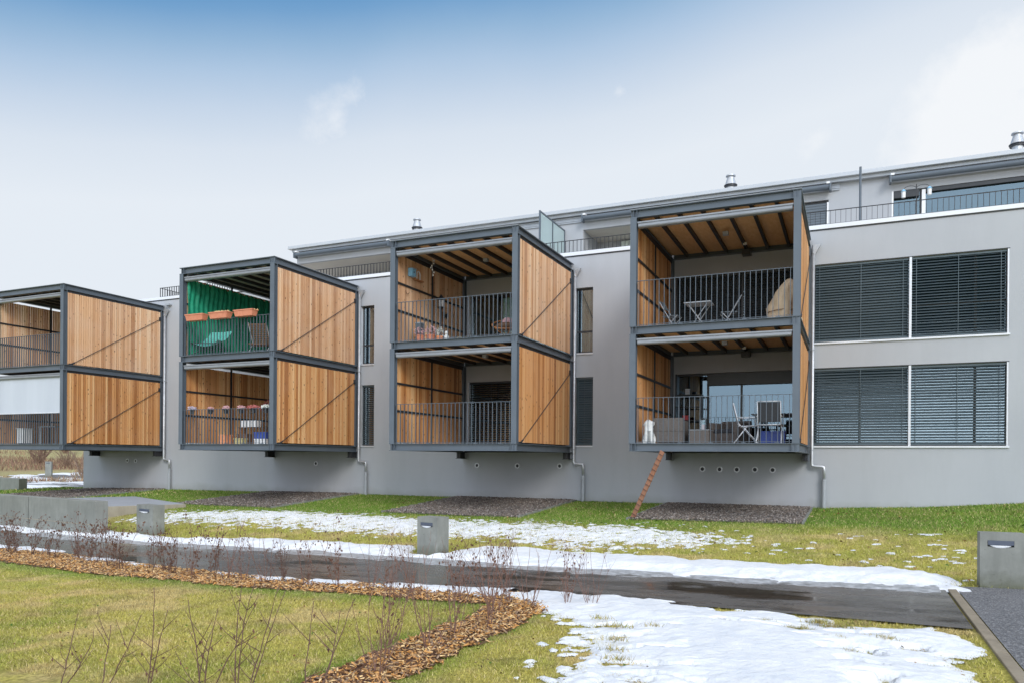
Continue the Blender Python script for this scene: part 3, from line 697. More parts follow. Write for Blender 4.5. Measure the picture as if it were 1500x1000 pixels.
# glazed doors behind the balconies
for k, (a, b, z0, z1) in enumerate(doors):
    i = k//2; up = k % 2
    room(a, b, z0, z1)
    sp = [a+.95, a+1.92] if i == 3 else [a+(b-a)/2]
    bl_ = []
    if i == 3 and up: bl_ = [(a+.05, a+1.9, z0+.05, 1.15), (a+1.95, b-.05, z0+.05, 1.1)]
    if i == 2 and not up: bl_ = [(a+.05, a+1.7, z0+.05, .5), (a+1.75, b-.05, z0+.05, .8)]
    W = window(a, b, z0, z1, sp, 'glazed_door', curtain=(a+1.1, b-.1, 'curtain') if (i == 2 and up) else None, blinds=bl_, gl='glass_mirror' if (i == 3 and not up) else 'glass_pale' if (i == 2 and up) else 'glass')
    alu_trim(W, [(a, a+.05, WY-.01, WY+.13, z0+.03, z1-.005)], 'alu' if i == 2 else 'frame', 'guide_rail')
    if i == 3 and not up:
        alu_trim(W, [(a+.96, b-.06, WY+.04, WY+.12, z1-.36, z1-.01)], 'frame', 'blind_box')
# ventilation outlets
for x, z in [(-4.06, -.25), (-3.56, -.255), (-3.07, -.255), (-2.56, -.25), (-2.07, -.255), (-11.58, -.22), (-10.09, -.22), (-8.6, -.21), (-18.33, -.22), (-28.32, -.19), (-27.82, -.2)]:
    v = MB(); prof = [(.085, 0), (.085, -.03), (.055, -.03), (.055, .0)]
    n = 20; o = 0
    for (r, y) in prof:
        for j in range(n): v.v.append((x+r*math.cos(2*math.pi*j/n), WY-.002+y, z+r*math.sin(2*math.pi*j/n)))
    for i in range(3):
        for j in range(n): v.f.append((i*n+j, i*n+(j+1) % n, (i+1)*n+(j+1) % n, (i+1)*n+j)); v.t.append((.5,)*3)
    O = bpart(v, 'vent_outlet', 'alu')
    d = MB(); d.lathe((0, 0, 0), [(.054, 0), (.054, .004)], 20); d.v = [(p[0]+x-OFF.x, -p[2]+WY-.004-OFF.y, p[1]+z-OFF.z) for p in d.v]; d.build('vent_grille', 'steel_dark', O)
# overflow spouts
for x, z in [(-26.0, 6.22)]:
    s = MB(); s.box(x, x+.22, WY-.16, WY+.01, z, z+.07); bpart(s, 'overflow_spout', 'alu_grey')
# penthouse
PY_ = 25.8
ph = []
logL = (-21.55, -14.2, 6.3, 8.19); logM = (-8.8, -4.6, 6.3, 8.17)
pw1 = (-2.9, -.71, 6.34, 8.19); pw2 = (1.06, 9.0, 6.34, 8.2)
w = MB(); wall_holes(-21.6, XR-.5, 6.3, 8.66, [logL, logM, pw1, pw2], PY_, .15, w)
for (a, b, z0, z1), dd in ((logL, 2.4), (logM, 1.8)):
    y0 = PY_+.15; y1 = PY_+dd
    w.tri([(a, y1, z0), (b, y1, z0), (b, y1, z1), (a, y1, z1)], [(0, 1, 2, 3)]); w.tri([(b, y0, z0), (b, y0, z1), (b, y1, z1), (b, y1, z0)], [(0, 1, 2, 3)])
    if dd < 2: w.tri([(a, y0, z0), (a, y1, z0), (a, y1, z1), (a, y0, z1)], [(0, 1, 2, 3)])
w.tri([(-21.6, PY_+2.4, 6.3), (-21.6, PY_+2.4, 8.66), (-21.6, PY_+9, 8.66), (-21.6, PY_+9, 6.3)], [(0, 1, 2, 3)])
w.tri([(-21.6, PY_, 8.19), (-21.6, PY_, 8.66), (-21.6, PY_+2.4, 8.66), (-21.6, PY_+2.4, 8.19)], [(0, 1, 2, 3)])
bpart(w, 'penthouse_wall', 'wall')
w = MB(); w.box(-21.59, -14.2, PY_+.16, PY_+2.39, 8.192, 8.23); bpart(w, 'soffit', 'soffit'); w = MB(); w.box(-8.8, -4.6, PY_+.16, PY_+1.79, 8.172, 8.2); bpart(w, 'soffit', 'soffit')
rf = MB(); rf.box(-21.85, XR, 25.5, PY_+9.3, 8.76, 8.885); rfo = bpart(rf, 'roof', 'cap', bevel=.01)
rb = MB(); rb.box(-21.72, XR-.1, 25.62, PY_+9.2, 8.655, 8.7585); bpart(rb, 'roof_edge_band', 'alu_grey')
sd_ = MB()
for k in range(4): sd_.box(-21.6, -.4, PY_-.05-.012*(k % 2), PY_-.002, 8.44+k*.052, 8.44+k*.052+.044)
for k in range(4): sd_.box(1.02, XR-.6, PY_-.05-.012*(k % 2), PY_-.002, 8.44+k*.052, 8.44+k*.052+.044)
bpart(sd_, 'fascia_boards', 'alu_grey')
for (x, y, h) in [(-16.78, 27.6, 1), (-3.96, 27.6, 1), (4.55, 27.4, 1)]:
    z = 8.83
    o_ = Vector((x, y, z))-OFF
    c = MB(); c.lathe(o_, [(.2, 0), (.2, .62), (.17, .64), (.15, .64), (.15, .78)], 20)
    C_ = c.build('chimney', 'zinc', bld, smooth=False)
    c = MB(); c.lathe(o_, [(.21, .78), (.21, .82), (.23, .83), (.23, .85)], 20); c.build('chimney_collar', 'steel_dark', C_)
    c = MB(); c.lathe(o_, [(.2, .85), (.13, 1.08), (.13, 1.1)], 20); c.lathe(o_, [(.1, 1.1), (.1, 1.16)], 12); c.lathe(o_, [(.17, 1.16), (.16, 1.2), (.05, 1.22)], 20); c.build('chimney_cap', 'zinc', C_)
# penthouse windows
for k, (a, b, z0, z1) in enumerate([pw1, pw2]):
    spl = [] if k == 0 else [1.86, 4.9]
    y = PY_+.1; fr = MB(); fr.box(a, b, y, y+.07, z1-.06, z1-.001); fr.box(a, b, y, y+.07, z0+.001, z0+.06)
    for x0_, x1_ in [(a+.001, a+.06), (b-.06, b-.001)]+[(s-.04, s+.04) for s in spl]: fr.box(x0_, x1_, y+.002, y+.068, z0+.06, z1-.06)
    W = bpart(fr, 'window', 'frame'); W['label'] = 'penthouse window behind a lowered grey shutter' if k == 0 else 'wide penthouse window reflecting the pale sky'
    xx = [a]+spl+[b]
    if k == 1:
        for j in range(len(xx)-1):
            g = MB(); g.box(xx[j]+.03, xx[j+1]-.03, y+.03, y+.038, z0+.03, z1-.03); g.v = [tuple(Vector(v)-OFF) for v in g.v]; g.build('pane', 'glass_mirror', W)
        alu_trim(W, [(a-.0, a+.05, PY_-.01, PY_+.09, z0, z1-.002), (1.87, 1.97, PY_-.012, PY_+.09, z0, z1-.05)], 'white', 'guide_rail')
        alu_trim(W, [(a+.06, 1.8, PY_+.0, PY_+.09, z1-.22, z1-.01), (1.98, b, PY_+.03, PY_+.09, z1-.12, z1-.01)], 'frame', 'blind_box')
        r = MB(); r.tri([(a, PY_+3, z0), (b, PY_+3, z0), (b, PY_+3, z1), (a, PY_+3, z1)], [(0, 1, 2, 3)]); bpart(r, 'room_interior', 'interior')
    else:
        s = MB(); n = 22
        for j in range(n): zz = z0+.02+j*(z1-z0-.1)/n; s.box(a+.03, b-.06, PY_+.03+.004*(j % 2), PY_+.06, zz, zz+(z1-z0-.1)/n-.012)
        s.v = [tuple(Vector(v)-OFF) for v in s.v]; s.build('shutter', 'shutter', W)
        alu_trim(W, [(b-.05, b-.0, PY_-.01, PY_+.09, z0, z1-.08)], 'white', 'guide_rail')
# loggia openings
for (x0, x1, y, z1, cm) in [(-7.9, -5.6, PY_+1.72, 8.1, 'curtain'), (-19.0, -14.6, PY_+2.32, 7.6, 'frame')]:
    g = MB(); n = int((x1-x0)/.04)
    for k in range(n+1): x = x0+(x1-x0)*k/n; yy = y-.06+.03*math.sin(k*1.3); g.v += [(x, yy, 6.34), (x, yy, z1)]
    g.f = [(2*k, 2*k+2, 2*k+3, 2*k+1) for k in range(n)]; g.t = [(.5,)*3]*n
    bpart(g, 'loggia_curtain' if cm == 'curtain' else 'loggia_glazing', cm, smooth=True)
g = MB(); g.box(-15.7, -15.55, PY_-.01, PY_+.1, 6.3, 8.19); bpart(g, 'guide_rail', 'white')
# awning cassettes on the penthouse
for (a, b) in [(-21.5, -16.8), (-8.75, -.65), (1.0, 9.5)]:
    A = MB(); A.tube([(a, 25.55, 8.5), (b, 25.55, 8.5)], .085, 16); O = bpart(A, 'awning_cassette', 'steel', smooth=False)
    e = MB()
    for x in (a-.02, b-.04): e.box(x, x+.06, 25.44, 25.7, 8.36, 8.6)
    e.v = [tuple(Vector(v)-OFF) for v in e.v]; e.build('end_cap', 'steel', O, bevel=.02)
    e = MB()
    for x in (a+.02, b-.12): e.box(x, x+.1, 25.5, 25.78, 8.6, 8.66)
    e.v = [tuple(Vector(v)-OFF) for v in e.v]; e.build('bracket', 'white', O)
# terrace railing
rl = MB(); ry = WY+.12
for (a, b) in [(-26.6, XR-.2)]:
    rl.box(a, b, ry-.02, ry+.02, 7.03, 7.045); rl.box(a, b, ry-.012, ry+.012, 6.66, 6.672)
    x = a+.01
    while x < b: rl.box(x-.005, x+.005, ry-.017, ry+.017, 6.62, 7.03); x += .132
bpart(rl, 'terrace_railing', 'steel_dark')
rl = MB(); rl.box(-26.6, -26.56, ry, WY+6, 7.03, 7.045)
y = ry+.1
while y < WY+6: rl.box(-26.595, -26.565, y-.004, y+.004, 6.62, 7.03); y += .132
rl.box(-26.6, -26.56, ry+.02, WY+6, 6.5, 6.62); bpart(rl, 'terrace_railing', 'steel_dark')

# things on the roof terrace
gs = empty('glass_screen', (-9.5, 24.5, 6.3)); tag(gs, 'tall frosted glass privacy screen in dark frame on the roof terrace', 'screen')
f = MB()
for y in (23.4, 24.55, 25.74): f.box(-.025, .025, y-.03-24.5, y+.03-24.5, 0, 1.93)
f.box(-.02, .02, 23.43-24.5, 25.71-24.5, 1.88, 1.929); f.box(-.02, .02, 23.43-24.5, 25.71-24.5, .02, .07); f.build('frame', 'steel', gs)
for a, b in ((23.44, 24.51), (24.59, 25.7)):
    g = MB(); g.box(-.006, .006, a-24.5, b-24.5, .08, 1.87); g.build('pane', 'frosted', gs)
p = MB(); p.tube([(0, 0, 0), (0, 0, 2.25)], .035, 12); tag(p.build('flagpole', 'steel', loc=(.18, 24.3, 6.3)), 'bare grey pole standing on the roof terrace right of the shutter', 'pole')
lm = empty('terrace_lamp', (1.6, 23.9, 6.3)); tag(lm, 'twin-armed garden lamp with two hanging white lanterns on the roof terrace', 'lamp')
p = MB(); p.tube([(0, 0, 0), (0, 0, 1.42)], .014, 8); p.lathe((0, 0, 0), [(.12, 0), (.12, .03), (.02, .05)], 12)
for s in (-1, 1): p.tube([(0, 0, 1.2)]+[(s*(.16-.16*math.cos(a)), 0, 1.3+.09*math.sin(a)) for a in [math.pi*k/8 for k in range(9)]], .007, 6)
p.build('post', 'steel_dark', lm)
for s in (-1, 1):
    q = MB(); q.lathe((s*.32, 0, 1.08), [(.05, 0), (.055, .17)], 10); sh = q.build('lamp_shade', 'white', lm)
    q = MB(); q.lathe((s*.32, 0, 1.25), [(.075, 0), (.03, .05), (.01, .07)], 10); q.build('shade_cap', 'lblue', sh)
# loggia plant
def tuft(n, r, h, seed, wl=.02, z0=0, up=.5):
    rr = random.Random(seed); mb = MB()
    for k in range(n):
        a = rr.uniform(0, 6.28); d = r*math.sqrt(rr.random()); x, y = d*math.cos(a), d*math.sin(a); z = z0+h*rr.uniform(.15, 1)*(1-.35*d/r)
        u = Vector((rr.uniform(-1, 1), rr.uniform(-1, 1), rr.uniform(-up, 1))).normalized(); v = u.orthogonal().normalized(); L_ = wl*rr.uniform(.7, 1.5)
        p = Vector((x, y, z)); mb.tri([p-u*L_, p+v*L_*.5, p+u*L_, p-v*L_*.5], [(0, 1, 2, 3)])
    return mb
pl = empty('potted_plant', (-6.85, 25.3, 6.3)); tag(pl, 'leafy plant in a dark trough in the roof terrace recess', 'plant')
q = MB(); q.box(-.75, .75, -.18, .18, 0, .62); q.build('trough', 'plastic_dark', pl, bevel=.01)
f = MB()
for k in range(4):
    g = tuft(140, .26, .3, k, .035); f.tri([(v[0]+(-.55+k*.37), v[1], v[2]+.6) for v in g.v], g.f)
f.build('leaves', 'foliage', pl)

# ------------------------------------------------------------------ downpipes
def downpipe(x, label):
    o = empty('downpipe', (x, 22.93, float(G(x, 22.9)))); z0 = o.location.z; tag(o, label, 'drainpipe', 'downpipes beside the balcony boxes')
    r = .045; p = MB(); zt = 6.05-z0; zb = -.12-z0
    p.tube([(0, 0, zt), (0, 0, zb+.05), (.01, 0, zb), (.05, 0, zb-.012), (.27, 0, zb-.03), (.31, 0, zb-.045), (.32, 0, zb-.1), (.32, 0, zb-.42)], r, 12); p.build('pipe', 'zinc', o, smooth=True)
    p = MB(); p.tube([(.32, 0, zb-.40), (.32, 0, -.1)], .058, 12); p.tube([(.32, 0, zb-.44), (.32, 0, zb-.38)], .066, 12); p.tube([(.32, 0, .28), (.32, 0, .32)], .064, 12); p.build('stand_pipe', 'alu_grey', o)
    for z in (5.8, 3.1, .3):
        c = MB(); c.tube([(0, 0, z-z0), (0, 0, z-z0+.03)], r+.008, 12); c.box(-.01, .01, .03, .12, z-z0, z-z0+.03); c.build('clamp', 'alu_grey', o)
    c = MB(); c.tri([(.02, -.05, zt), (.02, .06, zt), (.2, .06, zt), (.2, -.05, zt), (.0, -.03, zt-.28), (.0, .03, zt-.28), (.03, .03, zt-.28), (.03, -.03, zt-.28)], [(0, 3, 2, 1), (4, 5, 6, 7), (0, 1, 5, 4), (2, 3, 7, 6), (0, 4, 7, 3), (1, 2, 6, 5)]); c.build('hopper', 'zinc', o)
for (a, b), l in zip(BXL, ['zinc downpipe right of the leftmost balcony box', 'zinc downpipe right of the balcony box with the orange planters', 'zinc downpipe between the third balcony box and the narrow windows', 'zinc downpipe left of the wide strip windows']):
    downpipe(b+.075, l)

# ------------------------------------------------------------------ balcony boxes
DEP = 4.45; YF = 18.545; ZB = .42; PH = 2.9; HB = .2; PW = .16
def ibeam(mb, ax, x0, x1, y0, y1, z0, z1):
    """I-section running along ax"""
    fl = .015; wb = .011
    if ax == 'x':
        mb.box(x0, x1, y0, y1, z1-fl, z1); mb.box(x0, x1, y0, y1, z0, z0+fl); yc = (y0+y1)/2; mb.box(x0, x1, yc-wb/2, yc+wb/2, z0+fl, z1-fl)
    else:
        mb.box(x0, x1, y0, y1, z1-fl, z1); mb.box(x0, x1, y0, y1, z0, z0+fl); xc = (x0+x1)/2; mb.box(xc-wb/2, xc+wb/2, y0, y1, z0+fl, z1-fl)
cache = {}
def cm(key, name, m, fn, parent, **k):
    if key not in cache: mb = MB(); fn(mb); cache[key] = mb.mesh(name, m, **k)
    return link(name, cache[key], parent)
def panel_fn(side, seed, i_box=0):
    def fn(mb):
        rr = random.Random(seed); y = PW+.02; e = DEP-PW-.02; mid = (PW+DEP-PW)/2; p = (e-y)/44; k = 0
        while k < 44:
            g = (.009 if i_box > 1 else .02) if k != 22 else .03; z0 = .035+rr.uniform(0, .004); z1 = PH-HB-.09+rr.uniform(-.004, .004)
            xo = rr.uniform(-.002, .002); tv = min(1, max(0, rr.gauss(.52, .33)))
            mb.box(side-.014+xo, side+.014+xo, y+k*p+g/2, y+(k+1)*p-g/2, z0, z1, (tv, rr.random(), 0)); k += 1
    return fn
def railing_fn(mb):
    zt = 1.13; mb.box(PW+.002, 4-PW-.002, .03, .075, zt-.012, zt); mb.box(PW+.002, 4-PW-.002, .045, .06, .03, .04)
    n = 29
    for k in range(n):
        x = PW+.06+k*(4-2*PW-.12)/(n-1); mb.box(x-.006, x+.006, .035, .07, .0, zt-.012)
    for k in range(5):
        x = PW+.35+k*.75; mb.box(x-.05, x+.05, .02, .085, .0015, .016)
def post_fn(mb):
    z0, z1 = 0, PH-HB; fl = .014
    mb.box(0, PW, 0, fl, z0, z1); mb.box(0, PW, PW-fl, PW, z0, z1); mb.box(PW/2-.006, PW/2+.006, fl, PW-fl, z0, z1); mb.box(-.004, PW+.004, -.003, PW+.003, z0, z0+.012); mb.box(-.004, PW+.004, -.003, PW+.003, z1-.012, z1)
def cass_fn(mb):
    mb.box(PW+.01, 4-PW-.01, .03, .15, -.035, 0); mb.box(PW+.012, 4-PW-.012, .05, .14, -.045, -.035)
    x0, x1 = PW+.03, 4-PW-.03; n = 8; o = len(mb.v)
    prof = [(.16, -.045), (.05, -.045), (.035, -.06), (.035, -.11), (.05, -.135), (.09, -.148), (.16, -.148)]
    for x in (x0, x1): mb.v += [(x, y, z) for y, z in prof]
    n = len(prof)
    for k in range(n): mb.f.append((o+k, o+n+k, o+n+(k+1) % n, o+(k+1) % n)); mb.t.append((.5,)*3)
    mb.f.append(tuple(o+k for k in range(n))); mb.f.append(tuple(o+n+k for k in reversed(range(n)))); mb.t += [(.5,)*3]*2
def balcony(i, label):
    a, b = BXL[i]; o = empty('balcony_tower', (a, YF, ZB)); tag(o, label, 'balcony', 'projecting steel and timber balcony boxes')
    ply = 'ply' if i >= 2 else 'ply_grey'
    for lv in range(3):
        z1 = lv*PH; z0 = z1-HB; kk = 'b%d' % lv
        for nm, key, fn in (('front_beam', 'fb', lambda m: (ibeam(m, 'x', 0, 4, 0, PW, -HB, 0), [m.box(x_, x_+.01, .003, PW-.003, -HB+.015, -.015) for x_ in (.075, 4-.085, 4-.17, .16)], [m.box(4-PW+.0, 4-.003, y_, y_+.01, -HB+.0152, -.0152) for y_ in (.03,)])), ('rear_beam', 'rb', lambda m: ibeam(m, 'x', PW+.001, 4-PW-.001, DEP-PW, DEP, -HB, 0)),
                            ('side_beam', 'sl', lambda m: ibeam(m, 'y', 0, PW, PW+.001, DEP, -HB, 0)), ('side_beam', 'sr', lambda m: ibeam(m, 'y', 4-PW, 4, PW+.001, DEP, -HB, 0))):
            x = cm(key, nm, 'steel', fn, o); x.location.z = z1
        # joists and decks
        def joi(m):
            for k in range(6):
                x_ = 4*(k+1)/7; m.box(x_-.035, x_+.035, PW+.001, DEP-PW-.001, -.175, -.075)
        cm('joi', 'joists', 'steel_dark', joi, o).location.z = z1
        if lv:
            cm('deck'+ply, 'ceiling_panel', ply, lambda m: m.box(PW/2+.01, 4-PW/2-.01, PW/2+.01, DEP-PW/2-.02, -.074, -.05), o).location.z = z1
        else: cm('deck0', 'underside_panel', 'steel_dark', lambda m: m.box(PW/2+.01, 4-PW/2-.01, PW/2+.01, DEP-PW/2-.02, -.074, -.05), o).location.z = z1
        if lv < 2: cm('floor', 'floor_deck', 'soffit', lambda m: m.box(PW/2+.01, 4-PW/2-.01, PW/2+.01, DEP+.04, -.049, -.002), o).location.z = z1
        else: cm('roof', 'roof_sheet', 'alu_grey', lambda m: m.box(-.01, 4.01, -.01, DEP+.01, .001, .012), o).location.z = z1
    for lv in range(2):
        z = lv*PH
        for x_, y_ in ((0, 0), (4-PW, 0), (0, DEP-PW), (4-PW, DEP-PW)):
            q = cm('post', 'post', 'steel', post_fn, o); q.location = (x_, y_, z)
        wood = 'larch_old' if (i in (0, 1, 2) and lv == 1) else 'larch'
        for s, xx in (('L', PW/2), ('R', 4-PW/2+.03)):
            v = (i*2+lv) % 3
            P = cm('pan%s%d%s%d' % (s, v, wood, i > 1), 'timber_panel', wood, panel_fn(xx, 31*v+(7 if s == 'L' else 0), i), o, tones=True); P.location.z = z
            def rails(m, xx=xx, s=s):
                d = 1 if s == 'L' else -1; x0_, x1_ = sorted((xx+d*.0125, xx+d*.045))
                for zz in (.95, 1.75, ): m.box(x0_, x1_, PW, DEP-PW, zz-.03, zz+.03)
                m.box(x0_, x1_+.0, DEP/2-.035, DEP/2+.035, .002, PH-HB-.002)
                if i >= 2 or s == 'R': m.box(x0_, x1_, PW, DEP-PW, PH-HB-.12, PH-HB-.002)
            cm('rails'+s+str(i >= 2), 'panel_rails', 'steel_dark', rails, P)
        R_ = cm('railing', 'railing', 'steel', railing_fn, o); R_.location.z = z
        c_ = cm('cass', 'awning_cassette', 'cassette', cass_fn, o); c_.location.z = z+PH-HB-.1
        def rod(m):
            m.tube([(4-.005, PW+.28, .09), (4-.005, DEP-PW-.05, PH-HB-.38)], .011, 8); m.box(4-.035, 4.0, PW+.08, PW+.24, -.0+.002, .05); m.tube([(4-.005, PW+.16, .03), (4-.005, PW+.3, .1)], .022, 8)
            m.box(4-.03, 4-.005, DEP-PW-.1, DEP-PW, PH-HB-.45, PH-HB-.3)
        cm('rod', 'brace_rod', 'steel_dark', rod, o).location.z = z
        cm('clamp', 'ceiling_lamp', 'alu_grey', lambda m: (m.box(1.93, 2.07, 2.1, 2.24, PH-HB-.06, PH-HB+.03)), o).location.z = z
        if i == 3:
            cm('spk', 'heater_box', 'plastic_dark', lambda m: m.box(2.18, 2.42, DEP-PW-.3, DEP-PW-.02, PH-HB-.14, PH-HB-.0), o).location.z = z
            cm('sens', 'sensor_box', 'white', lambda m: m.box(2.28, 2.38, DEP-1.0, DEP-.9, PH-HB+.0, PH-HB+.06), o).location.z = z
    # support brackets from the wall
    for x_ in (.02, 3.83):
        q = MB(); q.box(x_, x_+.16, DEP-.45, DEP+.05, -HB-.012, -HB-.002); q.box(x_+.07, x_+.09, DEP-.42, DEP+.05, -HB-.2, -HB-.012); q.box(x_, x_+.16, DEP-.45, DEP+.05, -HB-.215, -HB-.2); q.box(x_+.01, x_+.15, DEP-.4, DEP-.385, -HB-.2, -HB-.012)
        q.build('support_bracket', 'steel_dark', o)
    if i == 0:
        q = MB(); n = 26; z0, z1 = 1.18, PH-HB-.23
        for k in range(n+1):
            x_ = PW+.05+k*(4-2*PW-.1)/n; yy = .1+.004*math.sin(k*2.1); q.v += [(x_, yy, z0), (x_, yy+.02, z1)]
        q.f = [(2*k, 2*k+2, 2*k+3, 2*k+1) for k in range(n)]; q.t = [(.5,)*3]*n; S = q.build('roller_screen', 'screenfab', o, smooth=True)
        q = MB(); q.box(PW+.04, 4-PW-.04, .085, .115, 1.14, 1.18); q.build('screen_bar', 'alu', S)
    return o
balcony(0, 'leftmost balcony box with a pale roller screen half down below'); balcony(1, 'second balcony box from the left with green netting and orange planters'); balcony(2, 'third balcony box from the left with a blue birdhouse inside'); balcony(3, 'rightmost balcony box above the leaning cat plank')

# green net hung in the upper left of box 2
a = BXL[1][0]; nx, nz = 140, 60; o = MB()
for j in range(nx+1):
    for k in range(nz+1):
        yy = YF+PW+.02+j*(DEP-2*PW-.04)/nx; zz = ZB+PH+.05+k*(PH-HB-.2)/nz
        xx = a+PW/2+.09+.018*math.sin(j*.9+math.sin(k*.2)*1.2)+.014*float(fbm(j*.21, k*.16, 90))*2+(.03*math.sin(j*.5)*(k/nz)**6)
        o.v.append((xx, yy, zz+(.03*math.sin(j*.7)+.02*math.sin(j*1.9) if k == nz else 0)))
for j in range(nx):
    for k in range(nz): q = j*(nz+1)+k; o.f.append((q, q+nz+1, q+nz+2, q+1)); o.t.append((.5,)*3)
tag(o.build('privacy_net', 'net', smooth=True), 'crinkled bright green netting hung inside the second balcony box', 'netting')

# ------------------------------------------------------------------ things on the balconies
Z1, Z2 = ZB, ZB+PH
def legs4(xs, ys, h, r, m):
    out = []
    for sx in (-xs, xs):
        for sy in (-ys, ys): q = MB(); q.tube([(sx, sy, 0), (sx, sy, h)], r, 8); out.append((q, 'leg', m))
    return out
def put(parts, name, label, cat, loc, rz=0, group=None):
    o = empty(name, loc, rz); tag(o, label, cat, group)
    for p in parts:
        mb, nm, m = p[:3]; kw = p[3] if len(p) > 3 else {}
        mb.build(nm, m, o, **kw)
    return o
# planters hung on the rail
for k, (x, lb) in enumerate([(-19.58, 'left'), (-18.55, 'middle'), (-17.5, 'right')]):
    t = MB(); L_ = .385; 
    vs = [(-L_+.04, -.1, 0), (L_-.04, -.1, 0), (L_-.04, .1, 0), (-L_+.04, .1, 0), (-L_, -.13, .19), (L_, -.13, .19), (L_, .13, .19), (-L_, .13, .19)]
    t.tri(vs, [(0, 3, 2, 1), (0, 1, 5, 4), (1, 2, 6, 5), (2, 3, 7, 6), (3, 0, 4, 7)])
    t.box(-L_-.01, L_+.01, -.145, -.128, .17, .2); t.box(-L_-.01, L_+.01, .128, .145, .17, .2); t.box(-L_-.012, -L_+.01, -.128, .128, .17, .2); t.box(L_-.01, L_+.012, -.128, .128, .17, .2)
    s = MB(); s.box(-L_+.02, L_-.02, -.12, .12, .14, .165)
    parts = [(t, 'planter_box', 'terracotta'), (s, 'soil', 'brown')]
    n = [25, 160, 40][k]; g = tuft(n, .3, [.05, .1, .05][k], 60+k, .03, .16); g.v = [(v[0]*1.2+([0, .03, .12][k]), v[1]*.35, v[2]) for v in g.v]
    parts.append((g, 'dry_plants', 'yellowish'))
    put(parts, 'planter', ['orange window box with only soil, left one on the rail over green netting', 'orange window box with straw-coloured dead plants, middle of three', 'orange window box nearest the corner post, right of three'][k], 'planter', (x, YF-.05, Z2+1.1), 0, 'orange planters on the rail')
# heather pots on lower rail of box 2
hs = [(-19.97, 'heather_lilac', .14, 1, 'pale lilac heather pot leftmost on the lower railing'), (-19.16, 'heather_pink', .09, .7, 'faded pink heather pot second from the left on the lower railing'), (-18.5, 'heather_pink', .11, .9, 'pink heather pot in the middle of the lower railing'),
      (-17.86, 'heather_pink', .12, .9, 'dusty pink heather pot left of the red heather'), (-17.35, 'heather_red', .22, .9, 'wide bright red heather pot on the lower railing'), (-16.85, 'heather_white', .14, .9, 'white heather pot beside the corner post')]
for k, (x, m, r, s, lb) in enumerate(hs):
    pt = MB(); pt.lathe((0, 0, 0), [(.06, 0), (.085, .15), (.09, .16)], 12)
    f = tuft(260, r, .17*s, 200+k, .022, .12)
    put([(pt, 'pot', 'plastic_dark'), (f, 'flowers', m)], 'heather_pot', lb, 'flower pot', (x, YF+.16, Z1+.98), 0, 'heather pots along the lower rail')
# butterfly chair with teal cloth, lounger
q = MB(); n = 12
for j in range(n+1):
    for k in range(n+1):
        u = j/n*2-1; v = k/n; x = u*(.42+.08*v); z = .3+.5*v**1.4+.14*u*u*(1.2-v)-.06*math.sin(math.pi*v); y = -.3+.72*v+.12*math.cos(u*1.6)*.5
        q.v.append((x, y, z))
for j in range(n):
    for k in range(n): i_ = j*(n+1)+k; q.f.append((i_, i_+n+1, i_+n+2, i_+1)); q.t.append((.5,)*3)
lg = MB(); lg.tube([(-.2, .4, .55), (.2, .4, .55)], .012, 6); lg.tube([(-.38, -.25, .38), (.38, -.25, .38)], .012, 6)
for s in (-1, 1): lg.tube([(s*.4, -.35, 0), (-s*.2, .4, .55)], .012, 8); lg.tube([(s*.4, .35, 0), (s*.38, -.25, .38)], .012, 8)
put([(q, 'sling', 'teal', {'smooth': True}), (lg, 'legs', 'plastic_dark')], 'sling_chair', 'round low chair with turquoise cloth behind the orange planters', 'chair', (-19.9, YF+.75, Z2), .35).scale = (1.25, 1.2, 1.2)
fr = MB()
for s in (-1, 1): fr.tube([(s*.3, -.3, 1.05), (s*.3, .1, .45), (s*.3, .3, .0)], .015, 8); fr.tube([(s*.3, .1, .4), (s*.3, -.35, .0)], .015, 8)
sl = MB()
for k in range(11): z = .42+k*.056; y = .12-(z-.42)*.66; sl.box(-.29, .29, y-.006, y+.006, z, z+.045)
bs = MB(); bs.box(-.3, .3, -.25, .3, .36, .4)
put([(fr, 'frame', 'alu'), (sl, 'backrest', 'brown'), (bs, 'seat', 'brown')], 'deck_chair', 'folding chair with brown slatted back and light frame by the green netting', 'chair', (-17.85, YF+1.0, Z2), .35)
# boxes on lower box 2
bx = [(-18.85, .5, .32, .28, .3, 'orange', 'orange crate on the floor of the lower balcony with the heather pots', 'crate'), (-18.5, 1.0, .45, .25, .34, 'brown', 'dark brown box behind the orange crate', 'box'),
      (-17.35, .6, .45, .3, .16, 'white', 'white box below the blue one on the lower balcony', 'box'), (-18.15, .45, .35, .25, .18, 'yellowish', 'small straw-coloured box behind the lower railing', 'box')]
for x, y, w_, d_, h_, m, lb, ct in bx:
    t = MB(); t.box(-w_/2, w_/2, -d_/2, d_/2, 0, h_); l = MB(); l.box(-w_/2-.01, w_/2+.01, -d_/2-.01, d_/2+.01, h_-.03, h_+.012)
    put([(t, 'body', m, {'bevel': .01}), (l, 'rim', m, {'bevel': .005})], 'storage_'+ct, lb, ct, (x, YF+y, Z1))
t = MB(); t.box(-.24, .24, -.15, .15, 0, .2); l = MB(); l.box(-.25, .25, -.16, .16, .18, .215); put([(t, 'body', 'blue', {'bevel': .01}), (l, 'rim', 'blue', {'bevel': .005})], 'storage_box', 'blue storage box stacked on a white one behind the lower railing', 'box', (-17.35, YF+.6, Z1+.173))
t = MB(); t.box(-.42, .42, -.18, .18, .58, .6)
put([(t, 'tabletop', 'brown')]+legs4(.38, .14, .58, .02, 'brown'), 'side_table', 'low brown table carrying white boxes behind the heather pots', 'table', (-18.7, YF+1.5, Z1))
